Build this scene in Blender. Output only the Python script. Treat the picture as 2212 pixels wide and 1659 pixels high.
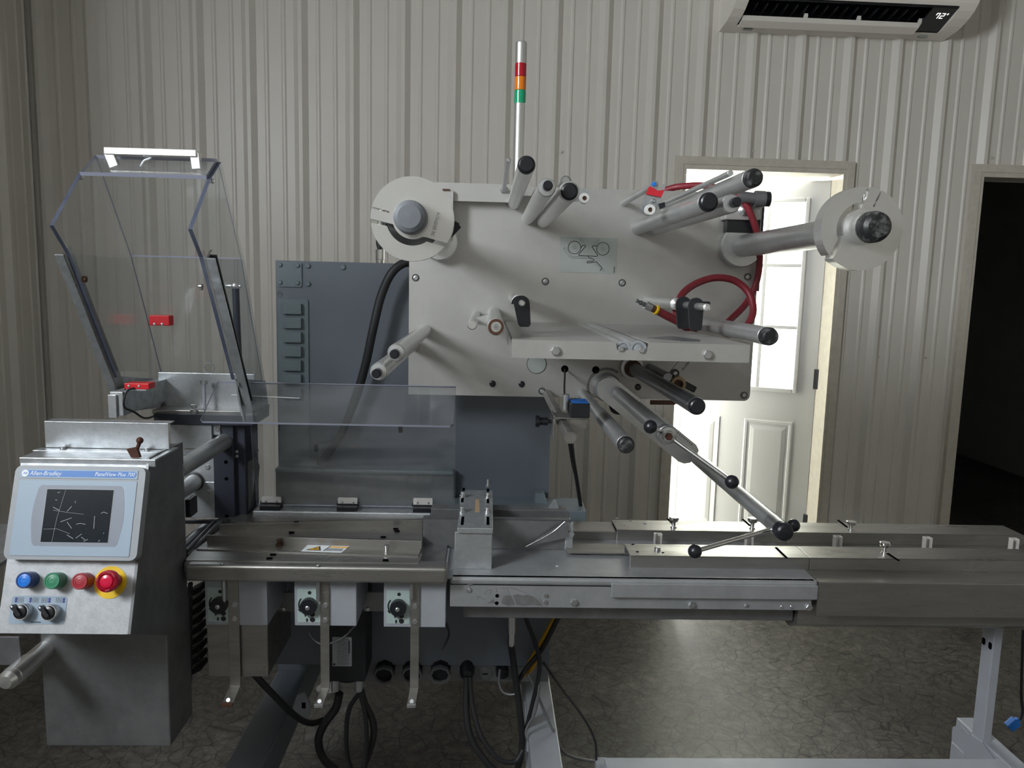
import bpy, bmesh, math, random
from mathutils import Vector, Matrix

# ------------------------------------------------------------------ camera, world, light, exposure
scene = bpy.context.scene
C = scene.collection
for o in list(bpy.data.objects):
    bpy.data.objects.remove(o)
F_PX, IW, IH = 1660.0, 2212.0, 1659.0
CAM_H = 1.5
cam_data = bpy.data.cameras.new('camera')
cam_data.sensor_fit = 'HORIZONTAL'
cam_data.sensor_width = 36.0
cam_data.lens = F_PX / IW * 36.0
cam_data.clip_start = 0.05
cam = bpy.data.objects.new('camera', cam_data)
C.objects.link(cam)
CAM_R = (Matrix.Rotation(math.radians(-1.95), 4, 'Z') @ Matrix.Rotation(math.radians(90 - 7.45), 4, 'X')
         @ Matrix.Rotation(math.radians(1.42), 4, 'Z'))
cam.matrix_world = Matrix.Translation((0, 0, CAM_H)) @ CAM_R
scene.camera = cam

world = bpy.data.worlds.new('world')
scene.world = world
world.use_nodes = True
world.node_tree.nodes['Background'].inputs[0].default_value = (0.80, 0.90, 1.0, 1)
world.node_tree.nodes['Background'].inputs[1].default_value = 0.6

def area_light(name, loc, target, sx, sy, power, color):
    l = bpy.data.lights.new(name, 'AREA')
    l.shape = 'RECTANGLE'; l.size = sx; l.size_y = sy; l.energy = power; l.color = color
    o = bpy.data.objects.new(name, l); C.objects.link(o)
    o.location = loc
    o.rotation_euler = (Vector(target) - Vector(loc)).to_track_quat('-Z', 'Z').to_euler()
    return o
# daylight through the high window band in the left wall, beside the photographer: the light lies in the wall opening
area_light('window_left_offscreen', (-2.12, -0.40, 2.55), (0.4, -0.40, 2.55), 2.4, 0.85, 235, (0.92, 0.97, 1.0))
# daylight of the bright room that the photograph shows behind the half open door, on that room's far wall
area_light('next_room_daylight', (0.95, 6.13, 1.6), (1.1, 3.0, 1.5), 1.3, 1.3, 260, (1.0, 1.0, 0.97))

scene.view_settings.view_transform = 'Standard'
scene.view_settings.look = 'None'
scene.view_settings.exposure = 0.45
scene.view_settings.gamma = 1.0
scene.view_settings.use_curve_mapping = False

# ------------------------------------------------------------------ measuring helpers: a sight line met with a real plane
CAM_O = Vector((0, 0, CAM_H))
R3 = CAM_R.to_3x3()
def ray(px, py):
    return R3 @ Vector(((px - IW / 2) / F_PX, -(py - IH / 2) / F_PX, -1.0))
def at(px, py, Y):
    d = ray(px, py); return CAM_O + d * (Y / d.y)
def atz(px, py, Z):
    d = ray(px, py); return CAM_O + d * ((Z - CAM_H) / d.z)
def atx(px, py, X):
    d = ray(px, py); return CAM_O + d * (X / d.x)
def onplane(px, py, P, n):
    d = ray(px, py); return CAM_O + d * ((P - CAM_O).dot(n) / d.dot(n))

# ------------------------------------------------------------------ mesh builder
def catmull(pts, sub=6):
    pts = [Vector(p) for p in pts]
    if len(pts) < 3: return pts
    P = [pts[0] * 2 - pts[1]] + pts + [pts[-1] * 2 - pts[-2]]
    out = []
    for i in range(1, len(P) - 2):
        a, b, c, d = P[i - 1], P[i], P[i + 1], P[i + 2]
        for k in range(sub):
            t = k / sub
            out.append(0.5 * ((2 * b) + (c - a) * t + (2 * a - 5 * b + 4 * c - d) * t * t + (3 * b - a - 3 * c + d) * t ** 3))
    out.append(pts[-1])
    return out

class MB:
    def __init__(self):
        self.v = []; self.f = []; self.s = []; self.m = []
    def _add(self, vs, fs, smooth=False, mi=0):
        o = len(self.v)
        self.v += [Vector(p) for p in vs]
        for f in fs:
            self.f.append([i + o for i in f]); self.s.append(smooth); self.m.append(mi)
        return self
    def box(self, x0, x1, y0, y1, z0, z1):
        x0, x1 = sorted((x0, x1)); y0, y1 = sorted((y0, y1)); z0, z1 = sorted((z0, z1))
        v = [(x, y, z) for z in (z0, z1) for y in (y0, y1) for x in (x0, x1)]
        return self._add(v, [(0, 2, 3, 1), (4, 5, 7, 6), (0, 1, 5, 4), (2, 6, 7, 3), (0, 4, 6, 2), (1, 3, 7, 5)])
    def bar(self, p0, p1, w, h, up=(0, 0, 1)):
        p0, p1 = Vector(p0), Vector(p1); d = (p1 - p0).normalized(); u = Vector(up)
        s = d.cross(u).normalized(); t = s.cross(d).normalized()
        v = [p + s * a * w / 2 + t * b * h / 2 for p in (p0, p1) for b in (-1, 1) for a in (-1, 1)]
        return self._add(v, [(0, 2, 3, 1), (4, 5, 7, 6), (0, 1, 5, 4), (2, 6, 7, 3), (0, 4, 6, 2), (1, 3, 7, 5)])
    def lathe(self, p0, d, prof, seg=24, caps=True, sharp=True):
        """prof: list of (t, r) along direction d from p0"""
        p0 = Vector(p0); d = Vector(d).normalized()
        a = Vector((0, 0, 1)) if abs(d.z) < 0.9 else Vector((1, 0, 0))
        s = d.cross(a).normalized(); t = d.cross(s).normalized()
        def ring(tt, r):
            return [p0 + d * tt + (s * math.cos(2 * math.pi * i / seg) + t * math.sin(2 * math.pi * i / seg)) * r for i in range(seg)]
        for k in range(len(prof) - 1):
            r0 = ring(*prof[k]); r1 = ring(*prof[k + 1])
            self._add(r0 + r1, [(i, (i + 1) % seg, seg + (i + 1) % seg, seg + i) for i in range(seg)], True)
        if caps:
            if prof[0][1] > 1e-6: self._add(ring(*prof[0]), [tuple(range(seg))[::-1]])
            if prof[-1][1] > 1e-6: self._add(ring(*prof[-1]), [tuple(range(seg))])
        return self
    def cyl(self, p0, p1, r0, r1=None, seg=24):
        p0, p1 = Vector(p0), Vector(p1); L = (p1 - p0).length
        return self.lathe(p0, p1 - p0, [(0, r0), (L, r0 if r1 is None else r1)], seg)
    def rod(self, p0, p1, r, ch=0.002, seg=28):
        """cylinder with chamfered far end"""
        p0, p1 = Vector(p0), Vector(p1); L = (p1 - p0).length
        return self.lathe(p0, p1 - p0, [(0, r), (L - ch, r), (L, r - ch)], seg)
    def sphere(self, c, r, seg=20, rings=12, sc=(1, 1, 1)):
        c = Vector(c); v = []; f = []
        for i in range(rings + 1):
            th = math.pi * i / rings
            for j in range(seg):
                ph = 2 * math.pi * j / seg
                v.append(c + Vector((r * sc[0] * math.sin(th) * math.cos(ph), r * sc[1] * math.sin(th) * math.sin(ph), r * sc[2] * math.cos(th))))
        for i in range(rings):
            for j in range(seg):
                f.append((i * seg + j, (i + 1) * seg + j, (i + 1) * seg + (j + 1) % seg, i * seg + (j + 1) % seg))
        return self._add(v, f, True)
    def prism(self, poly, axis, a0, a1, smooth=False):
        """poly (x,z) for axis y, (y,z) for axis x, (x,y) for axis z"""
        n = len(poly)
        mk = {'y': lambda p, a: (p[0], a, p[1]), 'x': lambda p, a: (a, p[0], p[1]), 'z': lambda p, a: (p[0], p[1], a)}[axis]
        v = [mk(p, a0) for p in poly] + [mk(p, a1) for p in poly]
        self._add(v, [tuple(range(n)), tuple(range(2 * n - 1, n - 1, -1))])
        return self._add(v, [(i, n + i, n + (i + 1) % n, (i + 1) % n) for i in range(n)], smooth)
    def slab(self, pts, n, t, edge=1):
        """planar polygon pts thickened by t along n; the rim gets material slot 'edge'"""
        n = Vector(n).normalized(); k = len(pts); pts = [Vector(p) for p in pts]
        v = pts + [p + n * t for p in pts]
        self._add(v, [tuple(range(k))[::-1], tuple(range(k, 2 * k))])
        for i in range(k):
            self._add([v[i], v[(i + 1) % k], v[k + (i + 1) % k], v[k + i]], [(0, 1, 2, 3)], False, edge[i] if isinstance(edge, (list, tuple)) else edge)
        return self
    def tube(self, pts, r, seg=10, sub=6, smoothpath=True):
        P = catmull(pts, sub) if smoothpath else [Vector(p) for p in pts]
        rings = []
        prev = None
        for i, p in enumerate(P):
            d = (P[min(i + 1, len(P) - 1)] - P[max(i - 1, 0)]).normalized()
            if prev is None:
                a = Vector((0, 0, 1)) if abs(d.z) < 0.9 else Vector((1, 0, 0))
                s = d.cross(a).normalized()
            else:
                s = (prev - d * prev.dot(d)).normalized()
            prev = s; t = d.cross(s)
            rings.append([p + (s * math.cos(2 * math.pi * j / seg) + t * math.sin(2 * math.pi * j / seg)) * r for j in range(seg)])
        v = [q for rg in rings for q in rg]; f = []
        for i in range(len(P) - 1):
            for j in range(seg):
                f.append((i * seg + j, i * seg + (j + 1) % seg, (i + 1) * seg + (j + 1) % seg, (i + 1) * seg + j))
        self._add(v, f, True)
        self._add(rings[0], [tuple(range(seg))[::-1]]); self._add(rings[-1], [tuple(range(seg))])
        return self
    def xf(self, M, start=0):
        for i in range(start, len(self.v)): self.v[i] = M @ self.v[i]
        return self
    def mesh(self, name, mats):
        me = bpy.data.meshes.new(name)
        me.from_pydata([tuple(p) for p in self.v], [], self.f)
        for p, s, m in zip(me.polygons, self.s, self.m):
            p.use_smooth = s; p.material_index = min(m, len(mats) - 1)
        for m in mats: me.materials.append(m)
        bm = bmesh.new(); bm.from_mesh(me)
        bmesh.ops.recalc_face_normals(bm, faces=bm.faces); bm.to_mesh(me); bm.free()
        return me

# ------------------------------------------------------------------ objects
def wmat(o):
    return o.matrix_basis.copy() if o.parent is None else wmat(o.parent) @ o.matrix_basis
def link(o, parent=None, world=None):
    C.objects.link(o)
    if parent is not None: o.parent = parent
    W = Matrix.Identity(4) if world is None else world
    o.matrix_basis = (wmat(parent).inverted() @ W) if parent is not None else W
    return o
def tag(o, label=None, cat=None, group=None, kind=None):
    if label: o['label'] = label
    if cat: o['category'] = cat
    if group: o['group'] = group
    if kind: o['kind'] = kind
    return o
def thing(name, label, cat, loc, group=None, kind=None):
    o = bpy.data.objects.new(name, None); o.empty_display_size = 0.05
    link(o, None, Matrix.Translation(Vector(loc)))
    return tag(o, label, cat, group, kind)
def part(mb, name, mats, parent=None, label=None, bevel=0.0, seg=2, world=None, kind=None):
    if not isinstance(mats, (list, tuple)): mats = [mats]
    o = bpy.data.objects.new(name, mb.mesh(name, mats))
    if parent is None and world is None:
        # origin at the base centre of the piece
        xs = [p.x for p in mb.v]; ys = [p.y for p in mb.v]; zs = [p.z for p in mb.v]
        c = Vector(((min(xs) + max(xs)) / 2, (min(ys) + max(ys)) / 2, min(zs)))
        o.data.transform(Matrix.Translation(-c)); world = Matrix.Translation(c)
    link(o, parent, world)
    if bevel:
        b = o.modifiers.new('bevel', 'BEVEL'); b.width = bevel; b.segments = seg; b.limit_method = 'ANGLE'
        b.angle_limit = math.radians(40); b.harden_normals = False
    return tag(o, label, None, None, kind)
def text(s, size, mat, M, parent, name='lettering', shear=0.0, align='LEFT', ext=0.0002, sx=1.0):
    """M maps local x (along the line), y (up), z (out of the surface)"""
    cu = bpy.data.curves.new(name, 'FONT'); cu.body = s; cu.size = size; cu.shear = shear; cu.align_x = align
    cu.align_y = 'CENTER'; cu.extrude = ext; cu.resolution_u = 2
    t = bpy.data.objects.new('tmp', cu); C.objects.link(t)
    dg = bpy.context.evaluated_depsgraph_get()
    me = bpy.data.meshes.new_from_object(t.evaluated_get(dg))
    bpy.data.objects.remove(t); bpy.data.curves.remove(cu)
    me.materials.clear(); me.materials.append(mat)
    me.transform(M @ Matrix.Diagonal((sx, 1, 1, 1)))
    o = bpy.data.objects.new(name, me); me.name = name
    return link(o, parent)
def fr(o, x, y, z):
    M = Matrix.Identity(4)
    for i, c in enumerate((x, y, z, o)):
        c = Vector(c)
        for r in range(3): M[r][i] = c[r]
    return M

# ------------------------------------------------------------------ materials (all procedural)
def mat(name, col, rough=0.5, metal=0.0, var=0.0, vscale=8.0, col2=None, stretch=(1, 1, 1), bump=0.0, bscale=200.0, spec=0.5, rvar=0.0, thr=(0.35, 0.7), coat=0.0):
    m = bpy.data.materials.new(name); m.use_nodes = True
    nt = m.node_tree; N = nt.nodes; L = nt.links; b = N['Principled BSDF']
    b.inputs['Base Color'].default_value = (*col, 1); b.inputs['Roughness'].default_value = rough
    b.inputs['Metallic'].default_value = metal; b.inputs['Specular IOR Level'].default_value = spec
    b.inputs['Coat Weight'].default_value = coat
    if var or col2 or bump or rvar:
        g = N.new('ShaderNodeNewGeometry'); mp = N.new('ShaderNodeMapping')
        mp.inputs['Scale'].default_value = stretch
        L.new(g.outputs['Position'], mp.inputs['Vector'])
    if var or col2 or rvar:
        n = N.new('ShaderNodeTexNoise'); n.inputs['Scale'].default_value = vscale; n.inputs['Detail'].default_value = 6
        n.inputs['Roughness'].default_value = 0.65
        L.new(mp.outputs[0], n.inputs['Vector'])
        r = N.new('ShaderNodeMapRange'); r.inputs[1].default_value, r.inputs[2].default_value = thr
        L.new(n.outputs['Fac'], r.inputs[0])
    if var or col2:
        mx = N.new('ShaderNodeMix'); mx.data_type = 'RGBA'
        c2 = col2 if col2 else tuple(max(0, c * (1 - var)) for c in col)
        mx.inputs[6].default_value = (*col, 1); mx.inputs[7].default_value = (*c2, 1)
        L.new(r.outputs[0], mx.inputs[0]); L.new(mx.outputs[2], b.inputs['Base Color'])
    if rvar:
        r2 = N.new('ShaderNodeMapRange'); r2.inputs[1].default_value = 0.3; r2.inputs[2].default_value = 0.7
        r2.inputs[3].default_value = max(0.03, rough - rvar); r2.inputs[4].default_value = min(1, rough + rvar)
        L.new(n.outputs['Fac'], r2.inputs[0]); L.new(r2.outputs[0], b.inputs['Roughness'])
    if bump:
        n2 = N.new('ShaderNodeTexNoise'); n2.inputs['Scale'].default_value = bscale; n2.inputs['Detail'].default_value = 3
        L.new(mp.outputs[0], n2.inputs['Vector'])
        bp = N.new('ShaderNodeBump'); bp.inputs['Strength'].default_value = bump; bp.inputs['Distance'].default_value = 0.002
        L.new(n2.outputs['Fac'], bp.inputs['Height']); L.new(bp.outputs[0], b.inputs['Normal'])
    return m
def clear(name, tint, gloss=0.05, haze=0.03, hazecol=(0.8, 0.85, 0.9), ior=1.49):
    m = bpy.data.materials.new(name); m.use_nodes = True
    nt = m.node_tree; N = nt.nodes; L = nt.links
    N.remove(N['Principled BSDF']); out = N['Material Output']
    tr = N.new('ShaderNodeBsdfTransparent'); tr.inputs[0].default_value = (*tint, 1)
    df = N.new('ShaderNodeBsdfDiffuse'); df.inputs[0].default_value = (*hazecol, 1)
    gl = N.new('ShaderNodeBsdfGlossy'); gl.inputs['Roughness'].default_value = gloss
    lw = N.new('ShaderNodeFresnel'); lw.inputs['IOR'].default_value = ior
    g = N.new('ShaderNodeNewGeometry')
    io = N.new('ShaderNodeMapRange'); io.inputs[3].default_value = ior; io.inputs[4].default_value = 1.0 / ior   # thin sheet: no inner total reflection
    L.new(g.outputs['Backfacing'], io.inputs[0]); L.new(io.outputs[0], lw.inputs['IOR'])
    nz = N.new('ShaderNodeTexNoise'); nz.inputs['Scale'].default_value = 14; nz.inputs['Detail'].default_value = 5
    L.new(g.outputs['Position'], nz.inputs['Vector'])
    hz = N.new('ShaderNodeMath'); hz.operation = 'MULTIPLY'; hz.inputs[1].default_value = haze * 2
    L.new(nz.outputs['Fac'], hz.inputs[0])
    a = N.new('ShaderNodeMixShader'); L.new(hz.outputs[0], a.inputs[0]); L.new(tr.outputs[0], a.inputs[1]); L.new(df.outputs[0], a.inputs[2])
    b = N.new('ShaderNodeMixShader'); L.new(lw.outputs[0], b.inputs[0]); L.new(a.outputs[0], b.inputs[1]); L.new(gl.outputs[0], b.inputs[2])
    L.new(b.outputs[0], out.inputs['Surface'])
    return m
M = {}
M['wall'] = mat('painted_steel_siding', (0.70, 0.665, 0.61), 0.38, 0, 0.05, 1.5, spec=0.5)
M['trim'] = mat('tan_steel_trim', (0.62, 0.58, 0.50), 0.45, 0, 0.15, 30)
M['white_wall'] = mat('white_paint', (0.80, 0.80, 0.76), 0.7)
M['ceil'] = mat('ceiling_white', (0.55, 0.54, 0.52), 0.8)
M['plain_wall'] = mat('plain_grey_wall', (0.45, 0.45, 0.44), 0.7)
M['door'] = mat('white_door_paint', (0.72, 0.72, 0.715), 0.38)
M['plate'] = mat('blasted_stainless_plate', (0.52, 0.51, 0.49), 0.46, 0.55, 0.14, 5.0, bump=0.05, bscale=500, rvar=0.06)
M['alu'] = mat('turned_aluminium', (0.80, 0.80, 0.79), 0.30, 0.88, 0.06, 9.0, rvar=0.03)
M['alu_worn'] = mat('worn_aluminium', (0.64, 0.65, 0.655), 0.31, 0.76, 0.16, 12.0, rvar=0.03)
M['steel_dark'] = mat('polished_dark_steel', (0.26, 0.27, 0.28), 0.28, 0.9, 0.25, 10)
M['zinc'] = mat('zinc_plated', (0.60, 0.61, 0.62), 0.33, 0.9, 0.2, 60)
M['chrome'] = mat('chrome', (0.80, 0.80, 0.80), 0.15, 1.0)
M['stain'] = mat('brushed_stainless', (0.42, 0.41, 0.39), 0.33, 0.88, 0.30, 6.0, stretch=(0.7, 5, 5), rvar=0.08)
M['galv'] = mat('galvanised_sheet', (0.56, 0.585, 0.61), 0.40, 0.75, 0.30, 45, rvar=0.1, bump=0.05, bscale=300)
M['galv_dk'] = mat('dull_steel_box', (0.26, 0.265, 0.275), 0.42, 0.65, 0.38, 9, rvar=0.1)
M['deck'] = mat('blasted_deck_steel', (0.47, 0.485, 0.51), 0.44, 0.60, 0.25, 11, rvar=0.08, bump=0.06, bscale=400)
M['deck_spot'] = mat('bare_worn_patch', (0.27, 0.27, 0.275), 0.5, 0.5, 0.3, 40)
M['navy'] = mat('blue_grey_machine_paint', (0.135, 0.155, 0.185), 0.40, 0.0, 0.12, 3.0, bump=0.03, bscale=300)
M['navy_hi'] = mat('teal_grey_paint', (0.15, 0.185, 0.205), 0.38, 0.0, 0.08, 4.0)
M['navy_dk'] = mat('dark_navy_paint', (0.030, 0.035, 0.052), 0.45, 0.0, 0.2, 6.0)
M['leg'] = mat('pale_grey_frame_paint', (0.36, 0.38, 0.42), 0.42, 0.1, 0.12, 8)
M['black'] = mat('black_plastic', (0.012, 0.013, 0.017), 0.32, 0, spec=0.5)
M['black_worn'] = mat('worn_black_cap', (0.014, 0.014, 0.016), 0.45, 0, col2=(0.13, 0.13, 0.13), vscale=70, thr=(0.50, 0.66))
M['rubber'] = mat('black_rubber', (0.016, 0.016, 0.018), 0.55)
M['blackbox'] = mat('matt_black', (0.008, 0.009, 0.012), 0.6)
M['hole'] = mat('open_hole_black', (0.003, 0.003, 0.004), 0.9, spec=0.0)
M['red'] = mat('red_plastic', (0.62, 0.012, 0.02), 0.4)
M['redtape'] = mat('red_tape', (0.60, 0.02, 0.035), 0.4)
M['hose'] = mat('red_rubber_hose', (0.26, 0.022, 0.035), 0.42, 0, 0.25, 30)
M['white_pl'] = mat('white_nylon', (0.80, 0.79, 0.76), 0.4)
M['brown'] = mat('brown_bearing', (0.10, 0.045, 0.025), 0.5, 0.3)
M['rust'] = mat('rusted_iron', (0.10, 0.035, 0.022), 0.75, 0.2, 0.5, 80)
M['yellow'] = mat('yellow_plastic', (0.86, 0.55, 0.01), 0.4)
M['yellow_cable'] = mat('yellow_cable', (0.55, 0.30, 0.01), 0.5)
M['blue_btn'] = mat('blue_lens', (0.02, 0.20, 0.72), 0.3)
M['blue_ring'] = mat('dark_blue_plastic', (0.015, 0.05, 0.20), 0.35)
M['green_btn'] = mat('green_plastic', (0.045, 0.24, 0.13), 0.35)
M['red_btn'] = mat('dull_red_plastic', (0.36, 0.03, 0.045), 0.35)
M['estop'] = mat('red_estop', (0.62, 0.008, 0.05), 0.22)
M['estop_dk'] = mat('dark_red_estop_ring', (0.30, 0.005, 0.02), 0.18)
M['bezel'] = mat('pale_grey_bezel', (0.32, 0.34, 0.365), 0.45)
M['overlay'] = mat('pale_blue_overlay', (0.31, 0.39, 0.485), 0.45)
M['overlay2'] = mat('mid_grey_overlay', (0.23, 0.255, 0.31), 0.45)
M['blueband'] = mat('blue_print', (0.035, 0.17, 0.52), 0.4)
M['white_ink'] = mat('white_print', (0.82, 0.86, 0.90), 0.5)
M['black_ink'] = mat('black_print', (0.012, 0.012, 0.014), 0.6)
M['grey_ink'] = mat('grey_print', (0.14, 0.15, 0.16), 0.6)
M['blue_ink'] = mat('dark_blue_print', (0.05, 0.06, 0.25), 0.5)
M['amber_ink'] = mat('amber_print', (0.80, 0.42, 0.03), 0.5)
M['screen'] = mat('dark_screen', (0.013, 0.018, 0.024), 0.30, 0, 0.5, 20, rvar=0.05, spec=0.12)
M['table'] = mat('frosted_table_steel', (0.52, 0.51, 0.49), 0.46, 0.55, 0.15, 8, bump=0.08, bscale=600)
M['hinge'] = mat('pale_hinge_metal', (0.62, 0.60, 0.58), 0.4, 0.3)
M['scratch'] = mat('pale_scratch', (0.40, 0.43, 0.45), 0.5)
M['decal'] = mat('grey_green_decal', (0.34, 0.37, 0.35), 0.4)
M['dial'] = mat('mint_dial_plate', (0.42, 0.52, 0.50), 0.45, 0, 0.1, 20)
M['tan'] = mat('tan_roller_rubber', (0.42, 0.30, 0.17), 0.6)
M['ac'] = mat('ac_white_plastic', (0.88, 0.84, 0.78), 0.4)
M['lens_red'] = mat('red_lens', (0.42, 0.006, 0.02), 0.18, coat=0.5)
M['lens_amber'] = mat('amber_lens', (0.78, 0.20, 0.008), 0.18, coat=0.5)
M['lens_green'] = mat('green_lens', (0.006, 0.36, 0.17), 0.18, coat=0.5)
M['clear'] = clear('clear_polycarbonate', (0.955, 0.965, 0.965), 0.04, 0.018)
M['clear2'] = clear('scuffed_clear_guard', (0.96, 0.965, 0.97), 0.06, 0.04, (0.62, 0.64, 0.66), 1.58)
M['face'] = mat('pitted_bright_face_sheet', (0.50, 0.515, 0.54), 0.45, 0.35, 0.22, 60, rvar=0.08, bump=0.12, bscale=160)
M['hubcap'] = mat('grey_rubber_cap', (0.17, 0.18, 0.20), 0.42)
M['edge'] = mat('polycarbonate_edge', (0.10, 0.115, 0.17), 0.2, 0, 0.4, 15)
M['edge_pale'] = mat('polycarbonate_edge_pale', (0.34, 0.36, 0.46), 0.2)
M['glass'] = clear('window_glass', (0.95, 0.97, 0.96), 0.02, 0.01)
m = bpy.data.materials.new('lit_digits'); m.use_nodes = True
m.node_tree.nodes['Principled BSDF'].inputs['Emission Color'].default_value = (1, 1, 1, 1)
m.node_tree.nodes['Principled BSDF'].inputs['Emission Strength'].default_value = 1.2
M['digits'] = m

def floor_material():
    m = bpy.data.materials.new('crazed_polished_concrete'); m.use_nodes = True
    nt = m.node_tree; N = nt.nodes; L = nt.links; b = N['Principled BSDF']
    g = N.new('ShaderNodeNewGeometry')
    warp = N.new('ShaderNodeTexNoise'); warp.inputs['Scale'].default_value = 5; warp.inputs['Detail'].default_value = 4
    L.new(g.outputs['Position'], warp.inputs['Vector'])
    add = N.new('ShaderNodeVectorMath'); add.operation = 'MULTIPLY_ADD'; add.inputs[1].default_value = (0.10, 0.10, 0.0)
    L.new(warp.outputs['Color'], add.inputs[0]); L.new(g.outputs['Position'], add.inputs[2])
    def crack(scale, w):
        v = N.new('ShaderNodeTexVoronoi'); v.feature = 'DISTANCE_TO_EDGE'; v.inputs['Scale'].default_value = scale
        L.new(add.outputs[0], v.inputs['Vector'])
        r = N.new('ShaderNodeMapRange'); r.inputs[1].default_value = 0.0; r.inputs[2].default_value = w
        L.new(v.outputs['Distance'], r.inputs[0]); return r
    c1 = crack(13.0, 0.032); c2 = crack(30.0, 0.09)
    n = N.new('ShaderNodeTexNoise'); n.inputs['Scale'].default_value = 1.6; n.inputs['Detail'].default_value = 8; n.inputs['Roughness'].default_value = 0.7
    L.new(g.outputs['Position'], n.inputs['Vector'])
    n3 = N.new('ShaderNodeTexNoise'); n3.inputs['Scale'].default_value = 26; n3.inputs['Detail'].default_value = 6
    L.new(add.outputs[0], n3.inputs['Vector'])
    cr = N.new('ShaderNodeValToRGB')
    e = cr.color_ramp.elements; e[0].position = 0.30; e[0].color = (0.055, 0.050, 0.042, 1); e[1].position = 0.72; e[1].color = (0.24, 0.23, 0.21, 1)
    k = cr.color_ramp.elements.new(0.5); k.color = (0.115, 0.109, 0.098, 1)
    mixn = N.new('ShaderNodeMath'); mixn.operation = 'MULTIPLY_ADD'; mixn.inputs[1].default_value = 0.45
    L.new(n3.outputs['Fac'], mixn.inputs[0])
    hal = N.new('ShaderNodeMath'); hal.operation = 'MULTIPLY'; hal.inputs[1].default_value = 0.55
    L.new(n.outputs['Fac'], hal.inputs[0]); L.new(hal.outputs[0], mixn.inputs[2]); L.new(mixn.outputs[0], cr.inputs[0])
    def darken(prev, fac, amt):
        mr = N.new('ShaderNodeMapRange'); mr.inputs[3].default_value = amt; mr.inputs[4].default_value = 1.0
        L.new(fac.outputs[0], mr.inputs[0])
        mx = N.new('ShaderNodeMix'); mx.data_type = 'RGBA'; mx.blend_type = 'MULTIPLY'; mx.inputs[0].default_value = 1
        L.new(prev, mx.inputs[6]); L.new(mr.outputs[0], mx.inputs[7]); return mx.outputs[2]
    o = darken(cr.outputs[0], c1, 0.35); o = darken(o, c2, 0.62)
    L.new(o, b.inputs['Base Color'])
    b.inputs['Roughness'].default_value = 0.40; b.inputs['Specular IOR Level'].default_value = 0.38
    return m
M['floor'] = floor_material()
# ------------------------------------------------------------------ the room
WALL_Y, WALL_A = 3.65, math.radians(1.1)
WU = Vector((math.cos(WALL_A), math.sin(WALL_A), 0)); WN = Vector((math.sin(WALL_A), -math.cos(WALL_A), 0))
WO = Vector((0, WALL_Y, 0))
def WP(u, d, z): return WO + WU * u + WN * d + Vector((0, 0, z))
def onwall(px, py, d=0.0):
    p = onplane(px, py, WO + WN * d, WN); return (p - WO).dot(WU), p.z
def wbox(mb, u0, u1, d0, d1, z0, z1):
    v = [WP(u, d, z) for z in (z0, z1) for d in (d0, d1) for u in (u0, u1)]
    return mb._add(v, [(0, 2, 3, 1), (4, 5, 7, 6), (0, 1, 5, 4), (2, 6, 7, 3), (0, 4, 6, 2), (1, 3, 7, 5)])
def wprism_u(mb, poly, u0, u1):
    n = len(poly); v = [WP(u0, d, z) for d, z in poly] + [WP(u1, d, z) for d, z in poly]
    mb._add(v, [tuple(range(n)), tuple(range(2 * n - 1, n - 1, -1))])
    return mb._add(v, [(i, n + i, n + (i + 1) % n, (i + 1) % n) for i in range(n)])
CEIL = 3.2
XL_WALL = at(75, 120, WALL_Y).x
XR_WALL = 4.2

fl = part(MB().box(XL_WALL - 0.1, XR_WALL, -3.6, WALL_Y + 0.12, -0.1, 0.0), 'floor', M['floor']); tag(fl, 'crazed grey brown polished concrete workshop floor', None, None, 'structure')
ce = part(MB().box(XL_WALL - 0.1, XR_WALL, -3.6, WALL_Y + 0.3, CEIL, CEIL + 0.1), 'ceiling', M['ceil']); tag(ce, 'pale workshop ceiling above the machine', None, None, 'structure')
wr = part(MB().box(XR_WALL, XR_WALL + 0.1, -3.6, WALL_Y + 0.3, 0, CEIL), 'wall_right', M['wall']); tag(wr, 'plain pale workshop wall on the side of the dark doorway', None, None, 'structure')
wf = part(MB().box(XL_WALL - 0.1, XR_WALL, -3.7, -3.6, 0, CEIL), 'wall_front', M['wall']); tag(wf, 'plain pale workshop wall facing the machine', None, None, 'structure')

# openings of the back wall: the white door and the dark doorway
dL, _ = onwall(1471, 420); dR, _ = onwall(1822, 420); _, dT = onwall(1640, 361)
gL, _ = onwall(2113, 390); _, gT = onwall(2150, 374); gR = gL + 0.95
OPEN = [(dL, dR, dT), (gL, gR, gT)]
PITCH = 0.2286
u_ph, _ = onwall(1519, 150)
def rib_h(u):
    t = (u - u_ph) / PITCH; t -= math.floor(t)
    x = t * PITCH
    x = min(x, PITCH - x)            # distance to the nearest main rib centre
    h = 0.0
    if x < 0.008: h = 0.022
    elif x < 0.032: h = 0.022 * (0.032 - x) / 0.024
    m_ = abs(x - PITCH / 3)
    if m_ < 0.004: h = max(h, 0.005)
    elif m_ < 0.011: h = max(h, 0.005 * (0.011 - m_) / 0.007)
    return h
BREAKS = []
for off in (0.008, 0.032): BREAKS += [off, PITCH - off]
for c in (PITCH / 3, 2 * PITCH / 3):
    for o_ in (0.004, 0.011): BREAKS += [c - o_, c + o_]
BREAKS = sorted(BREAKS)
def rib_us(a, b):
    us = {round(a, 5), round(b, 5)}
    k = math.floor((a - u_ph) / PITCH) - 1
    while u_ph + k * PITCH < b + PITCH:
        for t in BREAKS:
            u = u_ph + k * PITCH + t
            if a < u < b: us.add(round(u, 5))
        k += 1
    return sorted(us)
wb = thing('wall_back', 'ribbed off white steel wall behind the machine', None, WP(0, 0, 0), kind='structure')
u0 = u_ph - PITCH * 0.5 - PITCH * 4 * 4
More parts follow.
